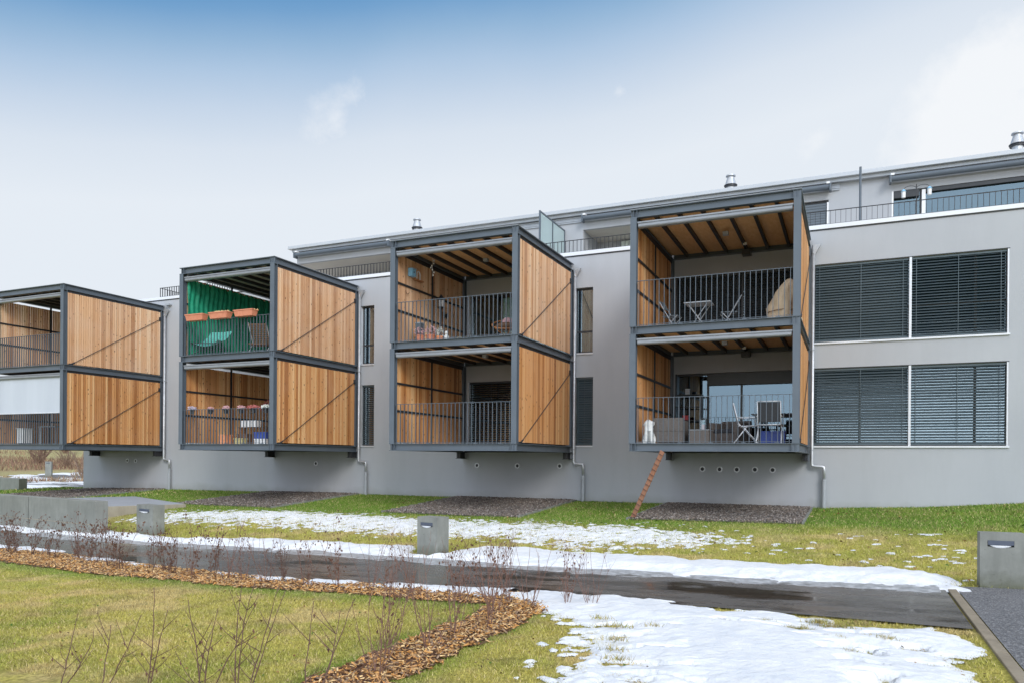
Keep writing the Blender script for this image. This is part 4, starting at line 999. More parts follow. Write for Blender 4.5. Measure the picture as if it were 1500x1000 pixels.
for k in range(3):
    f = MB(); f.box(-.1, .1, -.1, .1, 0, .2); l = MB(); l.box(-.105, .105, -.105, .105, .18, .22)
    put([(f, 'body', 'white'), (l, 'lid', 'white')], 'carton', ['left', 'middle', 'right'][k]+' one of three white cartons in a row on the low brown table', 'box', (-18.96+k*.25, YF+1.5, Z1+.601), 0, 'white cartons on the brown table')
# wreath-like dry branches in a tall vase, lower box 2
f = tuft(150, .22, .5, 77, .035, 1.15); st_ = MB()
for k in range(7): st_.tube([(0, 0, .4), (rnd.uniform(-.15, .15), rnd.uniform(-.15, .15), 1.5)], .006, 5)
vz = MB(); vz.lathe((0, 0, 0), [(.1, 0), (.14, .2), (.08, .5)], 12)
put([(vz, 'vase', 'brown'), (st_, 'stems', 'twig'), (f, 'leaves', 'heather_red')], 'dry_bouquet', 'tall vase with reddish dry branches at the back of the lower balcony', 'vase', (-19.0, YF+2.6, Z1))
# box 1 lower items
for x, w_, h_, lb in [(-29.3, .35, .62, 'white cupboard seen behind the leftmost lower railing'), (-26.75, .42, .55, 'white covered seat at the right end of the leftmost lower balcony')]:
    t = MB(); t.box(-w_/2, w_/2, -.2, .2, .05, h_); l = MB(); l.box(-w_/2-.02, w_/2+.02, -.22, .22, h_-.02, h_+.01)
    g = MB()
    for sx in (-1, 1): g.box(sx*w_*.4-.02, sx*w_*.4+.02, -.15, .15, 0, .05)
    put([(t, 'body', 'white', {'bevel': .02}), (l, 'top', 'white', {'bevel': .004}), (g, 'feet', 'steel_dark')], 'cupboard', lb, 'cupboard', (x, YF+.7, Z1))
t = MB(); t.box(-.5, .5, -.3, .3, .68, .71)
put([(t, 'tabletop', 'alu_grey')]+legs4(.45, .25, .68, .018, 'alu_grey'), 'table', 'grey table under the pale roller screen', 'table', (-28.3, YF+1.2, Z1))

# box 3 upper
xw = BXL[2][0]+PW/2+.045
bh = MB(); bh.box(0, .14, -.11, .11, 0, .22); rf_ = MB(); rf_.box(-.0, .17, -.13, .13, .22, .235)
ho = MB(); ho.tube([(.14, 0, .12), (.143, 0, .12)], .025, 12)
put([(bh, 'body', 'lblue', {'bevel': .004}), (rf_, 'roof', 'alu_grey'), (ho, 'entrance_hole', 'steel_dark')], 'birdhouse', 'small blue birdhouse on the inner timber wall', 'birdhouse', (xw, 19.42, 5.38))
ar = MB(); ar.tube([(.06, -.09, 0), (.06, -.09, .16)]+[(.06, -.09*math.cos(a), .16+.09*math.sin(a)) for a in [math.pi*k/8 for k in range(1, 8)]]+[(.06, .09, .16), (.06, .09, 0)], .014, 6); sh = MB(); sh.box(0, .12, -.2, .24, -.03, -.005)
put([(ar, 'arch', 'white'), (sh, 'shelf', 'larch')], 'wall_shelf', 'little shelf with a white arch beside the blue birdhouse', 'shelf', (xw, 19.8, 5.36))
hsn = MB(); hsn.tube([(.02, .09*math.cos(a), .09*math.sin(a)) for a in [math.pi*(1.15+.0*k)+math.pi*k/9*.95-.5 for k in range(10)]], .01, 6)
tag(hsn.build('horseshoe', 'brown', loc=(xw, 19.25, 4.92)), 'rusty horseshoe on the inner timber wall', 'horseshoe')
ch = MB(); ch.tube([(0, 0, 0), (0, 0, -.55)], .004, 4)
for k in range(7): a = k*1.3; ch.blob((.05*math.cos(a), .05*math.sin(a), -.08-k*.07), (.018, .018, .028), k, .1)
tag(ch.build('wind_chime', 'white', loc=(-11.55, 19.9, 6.0)), 'pale shell wind chime hanging from the ceiling', 'chime')
lt = MB(); lt.lathe((0, 0, 0), [(.02, .42), (.1, .3), (.14, .26), (.11, .25)], 8); lt.lathe((0, 0, 0), [(.1, 0), (.12, .03), (.09, .04)], 8)
for k in range(6): a = k*math.pi/3; lt.box(.1*math.cos(a)-.008, .1*math.cos(a)+.008, .1*math.sin(a)-.008, .1*math.sin(a)+.008, .03, .26)
for k in range(4): a = k*math.pi/2+.4; lt.tube([(.12*math.cos(a), .12*math.sin(a), .27), (.2*math.cos(a), .2*math.sin(a), .33), (.19*math.cos(a), .19*math.sin(a), .4)], .008, 5)
gl_ = MB(); gl_.lathe((0, 0, 0), [(.07, .05), (.08, .24)], 8); ps = MB(); ps.lathe((0, 0, -1.35), [(.16, 0), (.14, .05), (.03, .1), (.03, 1.34)], 10)
put([(lt, 'frame', 'steel_dark'), (gl_, 'globe', 'white'), (ps, 'stand', 'steel_dark')], 'ornate_lantern', 'ornate dark lantern on a stand at the timber wall', 'lantern', (-11.75, 20.8, Z2+1.36))
bf = MB()
for s in (-1, 1): bf.tri([(0, 0, 0), (.03, s*.16, .12), (.02, s*.14, -.02), (.02, s*.09, -.13)], [(0, 1, 2, 3)]); bf.tri([(0.006, 0, 0), (.036, s*.16, .12), (.026, s*.14, -.02), (.026, s*.09, -.13)], [(3, 2, 1, 0)])
bf.tube([(.01, 0, -.1), (.01, 0, .1)], .012, 6); tag(bf.build('metal_butterfly', 'steel_dark', loc=(xw+.02, 21.5, 4.6)), 'dark metal butterfly on the inner timber wall', 'ornament')
pot_labels = ['low terracotta pot with dry stems at the left end of the upper railing', 'terracotta pot with pink stems behind the upper railing', 'small orange pot next to a white figurine', 'wide straw-coloured planter near the back wall', 'second straw-coloured planter against the back wall']
for k, (x, y, r, m, fm) in enumerate([(-11.45, .5, .13, 'terracotta', 'heather_pink'), (-11.15, .6, .14, 'terracotta', 'heather_pink'), (-10.8, .5, .1, 'orange', 'heather_white'), (-11.4, 3.0, .2, 'yellowish', 'yellowish'), (-10.9, 3.4, .2, 'yellowish', 'foliage')]):
    p = MB(); p.lathe((0, 0, 0), [(r*.7, 0), (r, r*1.5), (r*1.08, r*1.55), (r*1.08, r*1.75)], 14); f = tuft(90, r*1.3, .3, 300+k, .03, r*1.6); st_ = MB()
    for j in range(8): st_.tube([(rnd.uniform(-r, r)*.5, rnd.uniform(-r, r)*.5, r*1.6), (rnd.uniform(-r, r)*1.3, rnd.uniform(-r, r)*1.3, r*1.6+rnd.uniform(.15, .4))], .004, 4)
    put([(p, 'pot', m), (st_, 'stems', 'twig_red'), (f, 'leaves', fm)], 'plant_pot', pot_labels[k], 'plant pot', (x, YF+y, Z2))
p = MB(); p.box(-.09, .09, -.09, .09, 0, .62); q = MB(); q.box(-.1, .1, -.1, .1, .62, .65); put([(p, 'column', 'shutter'), (q, 'cap', 'alu_grey')], 'plant_stand', 'slim grey square column at the left of the flower pots', 'stand', (-11.62, YF+.75, Z2))
fg = MB(); fg.blob((0, 0, .1), (.08, .06, .1), 4, .05); fg.blob((0, 0, .24), (.05, .05, .06), 5, .05); tag(fg.build('figurine', 'statue', smooth=True, loc=(-10.55, YF+.45, Z2)), 'small white figurine behind the upper railing', 'figurine')
# papasan-like round chair
rg = MB(); rg.tube([(.42*math.cos(a), .42*math.sin(a)*.85-.05, .52+.18*math.sin(a)) for a in [2*math.pi*k/20 for k in range(21)]], .018, 6, cap=False)
for k in range(5): a = k*math.pi*2/5; rg.tube([(.4*math.cos(a), .36*math.sin(a), .5+.17*math.sin(a)), (-.2*math.cos(a), -.2*math.sin(a), 0)], .012, 6)
cu = MB(); cu.blob((0, 0, .46), (.36, .32, .12), 8, .05); pi_ = MB(); pi_.blob((.02, .0, .6), (.17, .1, .13), 9, .06)
put([(rg, 'frame', 'larch'), (cu, 'cushion', 'brown', {'smooth': True}), (pi_, 'pillow', 'heather_pink', {'smooth': True})], 'round_chair', 'round rattan chair with a pink pillow near the right post', 'chair', (-9.05, YF+1.3, Z2), .3)

# box 4 upper: covered grill, bistro set
cv = MB(); prof = [(.36, 0, .0), (.35, .12, .0), (.33, .3, .0), (.30, .5, .02), (.24, .7, .06), (.17, .85, .1), (.09, .96, .12), (.02, 1.0, .13)]
n = 28
for r, z, dx in prof:
    for j in range(n):
        a = 2*math.pi*j/n; rr_ = r*(1+.12*math.sin(a*4+z*5)+.09*math.sin(a*7-z*9)+.07*math.sin(a*11+z*7)); cv.v.append((dx+rr_*math.cos(a), rr_*math.sin(a)*.85, z))
for i_ in range(len(prof)-1):
    for j in range(n): A_ = i_*n+j; B_ = i_*n+(j+1) % n; cv.f.append((A_, B_, B_+n, A_+n)); cv.t.append((.5,)*3)
cv.f.append(tuple((len(prof)-1)*n+j for j in range(n))); cv.t.append((.5,)*3)
cd = MB(); cd.tube([(.37*math.cos(a), .31*math.sin(a), .22+.01*math.sin(3*a)) for a in [2*math.pi*k/30 for k in range(31)]], .01, 5)
put([(cv, 'cover', 'cover', {'smooth': True}), (cd, 'cord', 'brown')], 'covered_parasol', 'tall object wrapped in a wrinkled tan cover beside the post', 'covered furniture', (-1.5, YF+.62, Z2))
tb = MB(); tb.box(-.34, .34, -.3, .3, .72, .745); lg = MB(); lg.tube([(-.25, -.22, .7), (-.25, .22, .7)], .01, 6)
for s in (-1, 1): lg.tube([(-.25, s*.22, .72), (.25, s*.22, .0)], .011, 6); lg.tube([(.25, s*.2, .72), (-.25, s*.2, .0)], .011, 6)
put([(tb, 'tabletop', 'alu_grey', {'bevel': .004}), (lg, 'legs', 'alu_grey')], 'bistro_table', 'small folding table with crossed legs on the upper right balcony', 'table', (-3.65, YF+1.5, Z2))
def folding(loc, rz, lb):
    f_ = MB()
    for s in (-1, 1): f_.tube([(s*.2, .3, .86), (s*.2, -.2, .0)], .011, 6); f_.tube([(s*.18, -.2, .45), (s*.18, .25, 0)], .011, 6)
    s_ = MB()
    for k in range(5): s_.box(-.19, .19, -.2+k*.085, -.2+k*.085+.06, .44, .455)
    b_ = MB()
    for k in range(3): z = .64+k*.08; y = .3-(.86-z)*.58; b_.box(-.19, .19, y-.006, y+.006, z, z+.05)
    put([(f_, 'frame', 'alu_grey'), (s_, 'seat', 'shutter'), (b_, 'backrest', 'shutter')], 'folding_chair', lb, 'chair', loc, rz, 'folding chairs on the upper right balcony')
folding((-2.9, YF+1.5, Z2), -1.35, 'folding chair right of the small crossed-leg table'); folding((-4.35, YF+1.5, Z2), 1.45, 'folding chair left of the small crossed-leg table near the timber wall')

# box 4 lower
# seated stone dog (back to the camera)
def skin(name, pts, edges, rad, m, parent, sub=2, root=0):
    me = bpy.data.meshes.new(name); me.from_pydata(pts, edges, []); o = bpy.data.objects.new(name, me); col.objects.link(o)
    sk = o.modifiers.new('s', 'SKIN'); sk.use_smooth_shade = True
    for i_, r_ in enumerate(rad): me.skin_vertices[0].data[i_].radius = (r_, r_); me.skin_vertices[0].data[i_].use_root = (i_ == root)
    if sub: ss = o.modifiers.new('u', 'SUBSURF'); ss.levels = sub; ss.render_levels = sub
    dg = bpy.context.evaluated_depsgraph_get(); dg.update(); nm = bpy.data.meshes.new_from_object(o.evaluated_get(dg)); nm.name = name
    bpy.data.objects.remove(o); nm.materials.clear(); nm.materials.append(M[m]); nm.polygons.foreach_set('use_smooth', [True]*len(nm.polygons))
    o2 = link(name, nm, parent); return o2
dg_ = empty('lion_statue', (-4.66, YF+.35, Z1), .2); tag(dg_, 'white stone lion statue sitting by the timber wall behind the lower railing', 'statue')
P = [(0, .02, .12), (0, .0, .26), (0, -.05, .38), (0, -.07, .47), (0, -.14, .49), (.07, -.13, .3), (.07, -.15, .12), (.07, -.17, .02), (-.07, -.13, .3), (-.07, -.15, .12), (-.07, -.17, .02), (.12, .02, .1), (.13, -.12, .03), (-.12, .02, .1), (-.13, -.12, .03), (0, .14, .05), (.08, .2, .03)]
E_ = [(0, 1), (1, 2), (2, 3), (3, 4), (2, 5), (5, 6), (6, 7), (2, 8), (8, 9), (9, 10), (0, 11), (11, 12), (0, 13), (13, 14), (0, 15), (15, 16)]
Rr = [.12, .11, .11, .1, .05, .05, .035, .035, .05, .035, .035, .075, .035, .075, .035, .03, .02]
skin('body', P, E_, Rr, 'statue', dg_)
mn = MB(); mn.blob((0, -.03, .47), (.13, .11, .13), 3, .16); mn.build('mane', 'statue', dg_, smooth=True)
pb = MB(); pb.box(-.16, .16, -.22, .2, -.0, .025); pb.build('plinth', 'statue', dg_, bevel=.005)
def wicker(loc, rz, w_, d_, lb, cushion=True):
    b_ = MB(); b_.box(-w_/2, w_/2, -d_/2, d_/2, .03, .3); bk = MB(); bk.box(-w_/2, w_/2, d_/2-.14, d_/2, .3, .64); ar_ = []
    parts = [(b_, 'seat_base', 'wicker', {'bevel': .01}), (bk, 'backrest', 'wicker', {'bevel': .02})]
    for s in (-1, 1):
        a_ = MB(); x0, x1 = sorted((s*w_/2, s*(w_/2-.13))); a_.box(x0, x1, -d_/2, d_/2-.141, .301, .58); parts.append((a_, 'armrest', 'wicker', {'bevel': .02}))
    c_ = MB(); c_.box(-w_/2+.14, w_/2-.14, -d_/2+.01, d_/2-.15, .302, .42); parts.append((c_, 'cushion', 'mesh_dark', {'bevel': .03}))
    put(parts, 'wicker_armchair', lb, 'armchair', loc, rz, 'wicker armchairs on the lower right balcony')
wicker((-4.2, YF+.78, Z1), math.pi/2+math.pi/2, .74, .72, 'wicker armchair seen from behind beside the white lion statue')
wicker((-2.95, YF+2.3, Z1), -.4, .85, .75, 'dark wicker armchair turned toward the balcony behind the low table')
tb = MB(); tb.box(-.24, .24, -.35, .35, .0, .33); tp = MB(); tp.box(-.25, .25, -.36, .36, .332, .345)
put([(tb, 'base', 'wicker', {'bevel': .01}), (tp, 'top', 'alu_grey')], 'low_table', 'low square wicker table carrying the lantern', 'table', (-3.45, YF+.85, Z1))
l1 = MB()
for sx in (-1, 1):
    for sy in (-1, 1): l1.box(sx*.075-.008, sx*.075+.008, sy*.075-.008, sy*.075+.008, 0, .26)
l1.box(-.09, .09, -.09, .09, .26, .28); l1.box(-.09, .09, -.09, .09, 0, .015); g = MB(); g.box(-.07, .07, -.07, .07, .016, .25); cd = MB(); cd.lathe((0, 0, .016), [(.045, 0), (.045, .12)], 12)
put([(l1, 'frame', 'steel_dark'), (g, 'pane', 'glass_pale'), (cd, 'candle', 'heather_pink')], 'lantern', 'square black lantern with a reddish candle on the wicker table', 'lantern', (-3.4, YF+.8, Z1+.346))
def stacking(loc, rz, lb):
    fr = MB()
    for s in (-1, 1):
        fr.tube([(s*.26, .34, .98), (s*.26, .22, .5), (s*.26, .15, .42), (s*.26, -.22, .44), (s*.26, -.27, .42)], .014, 8); fr.tube([(s*.26, .13, .44), (s*.28, -.25, 0)], .014, 8); fr.tube([(s*.26, .0, .44), (s*.28, .33, 0)], .014, 8)
        fr.tube([(s*.28, .26, .64), (s*.29, -.16, .64), (s*.28, -.2, .44)], .012, 8)
    fr.tube([(-.26, .34, .98), (.26, .34, .98)], .014, 8); fr.tube([(-.26, .2, .44), (.26, .2, .44)], .014, 8)
    st_ = MB(); st_.box(-.25, .25, -.24, .18, .425, .437); bk = MB(); bk.tri([(-.25, .215, .5), (.25, .215, .5), (.25, .335, .96), (-.25, .335, .96), (-.25, .227, .5), (.25, .227, .5), (.25, .347, .96), (-.25, .347, .96)], [(0, 1, 2, 3), (7, 6, 5, 4), (0, 4, 5, 1), (3, 2, 6, 7), (0, 3, 7, 4), (1, 5, 6, 2)])
    put([(fr, 'frame', 'alu', {'smooth': True}), (st_, 'seat', 'mesh_dark'), (bk, 'backrest', 'mesh_dark')], 'garden_chair', lb, 'chair', loc, rz, 'garden chairs on the lower right balcony')
stacking((-1.78, YF+.55, Z1), math.pi, 'garden chair with its dark textile back to the railing'); stacking((-2.35, YF+.95, Z1), math.pi/2+.15, 'garden chair seen from the side, left of the dining table')
tb = MB(); tb.box(-.55, .5, -.8, .8, .72, .745)
put([(tb, 'tabletop', 'plastic_dark', {'bevel': .005})]+legs4(.45, .7, .72, .022, 'shutter'), 'dining_table', 'dark dining table behind the two garden chairs', 'table', (-1.72, YF+1.8, Z1))
t = MB(); t.box(-.28, .28, -.15, .15, 0, .3); l = MB(); l.box(-.29, .29, -.16, .16, .28, .31); put([(t, 'body', 'blue'), (l, 'rim', 'blue')], 'storage_crate', 'blue crate on the floor under the dining table', 'crate', (-1.75, YF+1.05, Z1))
# shelf with odds and ends at the back
sh = MB()
for z in (.35, .75, 1.15, 1.5): sh.box(-.38, .38, -.15, .15, z, z+.02)
for s in (-1, 1): sh.box(s*.38-.01, s*.38+.01, -.15, .15, 0, 1.52)
shf = put([(sh, 'shelves', 'frame')], 'shelf_rack', 'dark open shelf rack against the back wall of the lower right balcony', 'shelf', (-4.4, YF+4.15, Z1))
for x, z, w_, h_, m, lb in [(-.05, 1.52, .12, .16, 'alu_grey', 'small framed picture standing on top of the dark shelf'), (-.1, .77, .16, .13, 'red', 'red tin on the dark shelf rack')]:
    t = MB(); t.box(-w_/2, w_/2, -.04, .04, 0, h_); l = MB(); l.box(-w_/2-.006, w_/2+.006, -.045, .045, h_-.0, h_+.012); put([(t, 'body', m), (l, 'lid', 'white' if m == 'alu_grey' else m)], 'ornament_box', lb, 'ornament', (-4.4+x, YF+4.15, Z1+z+.001))

# leaning cat plank
dx, dy = (-5.03)-(-4.24), 18.99-18.5
A0 = Vector((-5.03, 18.75, -1.46)); A1 = Vector((-4.22, 18.47, .22)); d = (A1-A0); L_ = d.length; d.normalize(); s_ = Vector((0.93, -.36, 0)); s_ = (s_-d*s_.dot(d)).normalized(); nn = s_.cross(d)
Mx = Matrix((s_, nn, d)).transposed()
pk = MB()
vs = [Vector((x, y, z)) for z in (0, L_) for y in (-.011, .011) for x in (-.062, .062)]
pk.tri([Mx @ v for v in vs], [(0, 2, 3, 1), (4, 5, 7, 6), (0, 1, 5, 4), (2, 6, 7, 3), (0, 4, 6, 2), (1, 3, 7, 5)], (.5, .5, .5))
cl = MB(); k = 0
for k in range(13):
    z = .1+k*(L_-.2)/12
    for ya, yb in ((-.0275, -.0115), (.0115, .0275)): cl.tri([Mx @ Vector((x, y, q)) for q in (z, z+.014) for y in (ya, yb) for x in (-.066, .066)], [(0, 2, 3, 1), (4, 5, 7, 6), (0, 1, 5, 4), (2, 6, 7, 3), (0, 4, 6, 2), (1, 3, 7, 5)])
cp = empty('cat_ladder', A0); tag(cp, 'reddish plank with small rungs leaning from lawn to balcony', 'cat ladder'); pk.build('plank', 'plank', cp, tones=True); cl.build('rungs', 'twig', cp)

# ------------------------------------------------------------------ bollards, walls, slab
def bollard(x, y, rz, w_, d_, lb, snowy=True, h=.75):
    z = float(G(x, y)); o = empty('bollard_light', (x, y, z), rz); tag(o, lb, 'bollard light', 'concrete bollard lights along the path')
    b_ = MB(); zt = h; a0, a1 = -w_*.33, w_*.27; zc0, zc1 = h-.19, h-.105
    # body with a recess for the lamp
    xs_ = [-w_/2, a0, a1, w_/2]; zs_ = [-.1, zc0, zc1, zt]
    for i_ in range(3):
        for j_ in range(3):
            if i_ == 1 and j_ == 1: continue
            b_.tri([(xs_[i_], -d_/2, zs_[j_]), (xs_[i_+1], -d_/2, zs_[j_]), (xs_[i_+1], -d_/2, zs_[j_+1]), (xs_[i_], -d_/2, zs_[j_+1])], [(0, 1, 2, 3)])
    y0, y1 = -d_/2, -d_/2+.07
    b_.tri([(a0, y0, zc0), (a1, y0, zc0), (a1, y1, zc0), (a0, y1, zc0), (a0, y0, zc1), (a1, y0, zc1), (a1, y1, zc1), (a0, y1, zc1)], [(0, 1, 2, 3), (4, 7, 6, 5), (0, 3, 7, 4), (1, 5, 6, 2), (3, 2, 6, 7)])
    e = d_/2; b_.tri([(-w_/2, y0, -.1), (w_/2, y0, -.1), (w_/2, e, -.1), (-w_/2, e, -.1), (-w_/2, y0, zt), (w_/2, y0, zt), (w_/2, e, zt), (-w_/2, e, zt)], [(4, 5, 6, 7), (1, 2, 6, 5), (3, 0, 4, 7), (2, 3, 7, 6)])
    bm_ = b_.build('body', 'foot_concrete', o)
    l = MB(); l.box(a0+.004, a1-.004, y0-.006, y1-.01, zc0+.022, zc1-.002); l.build('lamp_housing', 'lampbox', o, bevel=.004)
    if snowy:
        s = MB(); n = 12; vs = []
        for k in range(n+1): t_ = k/n; x_ = a0+.03+(a1-a0-.06)*t_; hh = .035*math.sin(math.pi*t_)**.6; vs += [(x_, y0-.002, zc0+.018), (x_, y0-.004-.0, zc0+.018-hh), (x_, y0-.022, zc0+.016)]
        fs = []
        for k in range(n): i_ = 3*k; fs += [(i_, i_+3, i_+5, i_+2), (i_+2, i_+5, i_+4, i_+1)]
        s.tri(vs, fs); s.build('snow_lump', 'snow', o, smooth=True)
    return o
M['lampbox'] = varied('dark_lamp_box', (.07, .085, .12), (.09, .105, .14), 9, .35)
bollard(1.875, 12.235, R(2), .52, .2, 'largest nearest bollard light at the end of the asphalt drive')
bollard(-7.49, 13.0, R(-9), .5, .36, 'middle bollard light, in the snow ridge beside the footpath')
bollard(-16.5, 14.12, R(-14), .86, .3, 'far left bollard light in front of the low concrete slab')
ob = bollard(-64.6, 44.6, R(40), .5, .35, 'distant bollard light by the snowy footpath under the leftmost box', False, 1.4)
# concrete wall at left
def wallbox(name, P, z0, z1, label, m='concrete', cat='wall', joints=()):
    cx, cy = sum(p[0] for p in P)/len(P), sum(p[1] for p in P)/len(P); o = empty(name, (cx, cy, z0)); tag(o, label, cat)
    b_ = MB(); b_.prism([(x-cx, y-cy) for x, y in P], 0, z1-z0); b_.build('wall_body', m, o, bevel=.012); return o, cx, cy
u = Vector((-5.2, .87)).normalized(); v = Vector((-u.y, u.x)); v = v if v.y > 0 else -v
A_ = Vector((-17.63, 13.42))
W1 = [A_, A_+v*.32, A_+u*6.6+v*.32, A_+u*6.6]
o_, cx, cy = wallbox('retaining_wall', [tuple(p) for p in W1], -2.35, -1.16, 'long grey concrete wall at the left beside the footpath')
j = MB()
for dd in (3.55,):
    p = A_+u*dd-v*.004; q = A_+u*(dd+.02)-v*.004; j.tri([(p.x-cx, p.y-cy, .2), (q.x-cx, q.y-cy, .2), (q.x-cx, q.y-cy, 1.19), (p.x-cx, p.y-cy, 1.19), ], [(0, 3, 2, 1)])
j.build('joint', 'steel_dark', o_)
ln = MB(); p = A_+u*.02-v*.006; q = A_+u*6.5-v*.006
ln.tri([(p.x-cx, p.y-cy, .57), (q.x-cx, q.y-cy, .57), (q.x-cx, q.y-cy, .585), (p.x-cx, p.y-cy, .585)], [(0, 1, 2, 3)]); ln.build('pour_line', 'kerb', o_)
o_, cx, cy = wallbox('retaining_wall', [(-33.1, 21.5), (-33.3, 22.0), (-39, 23.2), (-38.8, 22.7)], -2.4, -1.02, 'short concrete wall far left in front of the distant path')
so = empty('concrete_slab', (-22.3, 18, -2.0)); tag(so, 'low concrete slab with bluish top behind the far left bollard', 'slab')
b_ = MB(); b_.prism([(x+22.3, y-18) for x, y in SLAB], -.3, .5); b_.build('slab_body', 'kerb', so, bevel=.01)
b_ = MB(); ctr = Vector((sum(p[0] for p in SLAB)/4, sum(p[1] for p in SLAB)/4)); sh_ = [ctr+(Vector(p)-ctr)*.96 for p in SLAB]; b_.prism([(p.x+22.3, p.y-18) for p in sh_], .5005, .512); b_.build('slab_top', 'slabtop', so)
st_ = MB(); P_ = Vector(SLAB[0]); Q_ = Vector(SLAB[1]); dr = (Q_-P_).normalized(); nr = Vector((dr.y, -dr.x)); c4 = [P_-dr*.6, Q_-dr*.1, Q_-dr*.1+nr*.22, P_-dr*.6+nr*.22]
st_.prism([(p.x+22.3, p.y-18) for p in c4], -.3, .16); st_.build('step', 'kerb', so, bevel=.01)

# ------------------------------------------------------------------ shrubs
def shrub_parts(seed, h, ns, leafy, spread=.42, fine=1.0, rad=.0043):
    rr = random.Random(seed); tw = MB(); lf = MB()
    def leaf(p):
        L_ = rr.uniform(.018, .035); u_ = Vector((rr.uniform(-.6, .6), rr.uniform(-.6, .6), -1)).normalized(); v_ = u_.orthogonal().normalized(); v_.rotate(Matrix.Rotation(rr.uniform(0, 6), 3, u_)); w_ = u_.cross(v_)
        a_ = p; tip = p+u_*L_*1.3; s1 = p+u_*L_*.6+v_*L_*.42+w_*L_*.2; s2 = p+u_*L_*.6-v_*L_*.42+w_*L_*.2; m_ = p+u_*L_*.65
        lf.tri([a_, s1, tip, s2, m_], [(0, 1, 4), (1, 2, 4), (2, 3, 4), (3, 0, 4)])
    def grow(p, d_, L_, r_, lev):
        n = 6; pts = [p]; q = p.copy(); dd = d_.copy()
        for k in range(n):
            dd = (dd+Vector((rr.gauss(0, .09), rr.gauss(0, .09), rr.gauss(.03, .05)))).normalized(); q = q+dd*L_/n; pts.append(q.copy())
        tw.tube(pts, [r_*(1-.7*k/n) for k in range(n+1)], 5 if lev == 0 else 4, cap=False)
        if lev < 2:
            nb = rr.randint(2, 4) if lev == 0 else rr.randint(0, 2)
            for b_ in range(nb):
                k = rr.randint(1, n-1); a_ = rr.uniform(0, 6.28); side = Vector((math.cos(a_), math.sin(a_), rr.uniform(.3, 1.0))).normalized()
                grow(pts[k], (side*.75+d_*.5).normalized(), L_*rr.uniform(.2, .42), r_*.5, lev+1)
        if leafy and rr.random() < .9:
            for _ in range(leafy if lev else leafy): leaf(pts[rr.randint(n//2, n)]+Vector((rr.gauss(0, .012), rr.gauss(0, .012), rr.gauss(0, .012))))
    for s in range(ns):
        a_ = rr.uniform(0, 6.28); t_ = rr.uniform(.02, spread); grow(Vector((.04*math.cos(a_), .04*math.sin(a_), -.03)), Vector((math.cos(a_)*t_, math.sin(a_)*t_, 1)).normalized(), h*rr.uniform(.65, 1.08), rad, 0)
    return tw, lf
protos = []
for k in range(7):
    leafy = [3, 3, 2, 2, 1, 0, 2][k]
    tw, lf = shrub_parts(500+k, .85, [7, 6, 8, 8, 7, 7, 6][k], leafy)
    protos.append((tw.mesh('twigs', 'twig' if k < 4 else 'twig_red', smooth=True), lf.mesh('leaves', 'deadleaf') if leafy else None))
def put_shrub(k, x, y, s, rz, lb, grp, nm='bare_shrub'):
    o = empty(nm, (x, y, float(G(x, y))), rz); o.scale = (s, s, s); tag(o, lb, 'shrub', grp)
    link('twigs', protos[k][0], o)
    if protos[k][1]: link('leaves', protos[k][1], o)
ords = ['first', 'second', 'third', 'fourth', 'fifth', 'sixth', 'seventh', 'eighth', 'ninth', 'tenth', 'eleventh', 'twelfth', 'thirteenth', 'fourteenth', 'fifteenth', 'sixteenth', 'seventeenth', 'eighteenth', 'nineteenth', 'twentieth', 'twenty-first', 'twenty-second', 'twenty-third', 'twenty-fourth', 'twenty-fifth', 'twenty-sixth', 'twenty-seventh', 'twenty-eighth']
row = []; x = -16.6
while x < -5.0: row.append((x+rnd.uniform(-.12, .12), float(pathN(x))-rnd.uniform(.32, .62))); x += rnd.uniform(.38, .5)
for k, (x, y) in enumerate(row[:28]):
    pk_ = [0, 1, 2, 0, 3, 1, 2, 6][k % 8] if x < -9 else [4, 5, 2, 4, 6, 5][k % 6]
    put_shrub(pk_, x, y, rnd.uniform(.92, 1.2), rnd.uniform(0, 6), '%s bare shrub from the left in the mulch row along the footpath' % ords[k], 'bare shrubs in the mulch row along the path')
corner = [(-4.75, 8.95, 4, 1.05), (-4.3, 8.9, 5, 1.0), (-3.95, 8.85, 4, 1.1), (-3.62, 8.65, 5, 1.05), (-3.2, 8.75, 4, .98), (-2.85, 8.8, 5, .95), (-3.75, 8.0, 4, 1.15), (-3.6, 7.4, 5, 1.15), (-3.75, 6.9, 4, 1.1), (-3.65, 6.3, 5, 1.15), (-3.85, 5.8, 4, 1.05), (-3.6, 5.3, 5, 1.1)]
for k, (x, y, p_, s) in enumerate(corner):
    put_shrub(p_, x, y, s, rnd.uniform(0, 6), ('%s reddish bare shrub along the corner where mulch meets snow' % ords[k]) if k < 6 else ('%s bare shrub down the mulch strip toward the viewer' % ords[k-6]), 'bare shrubs at the mulch corner')
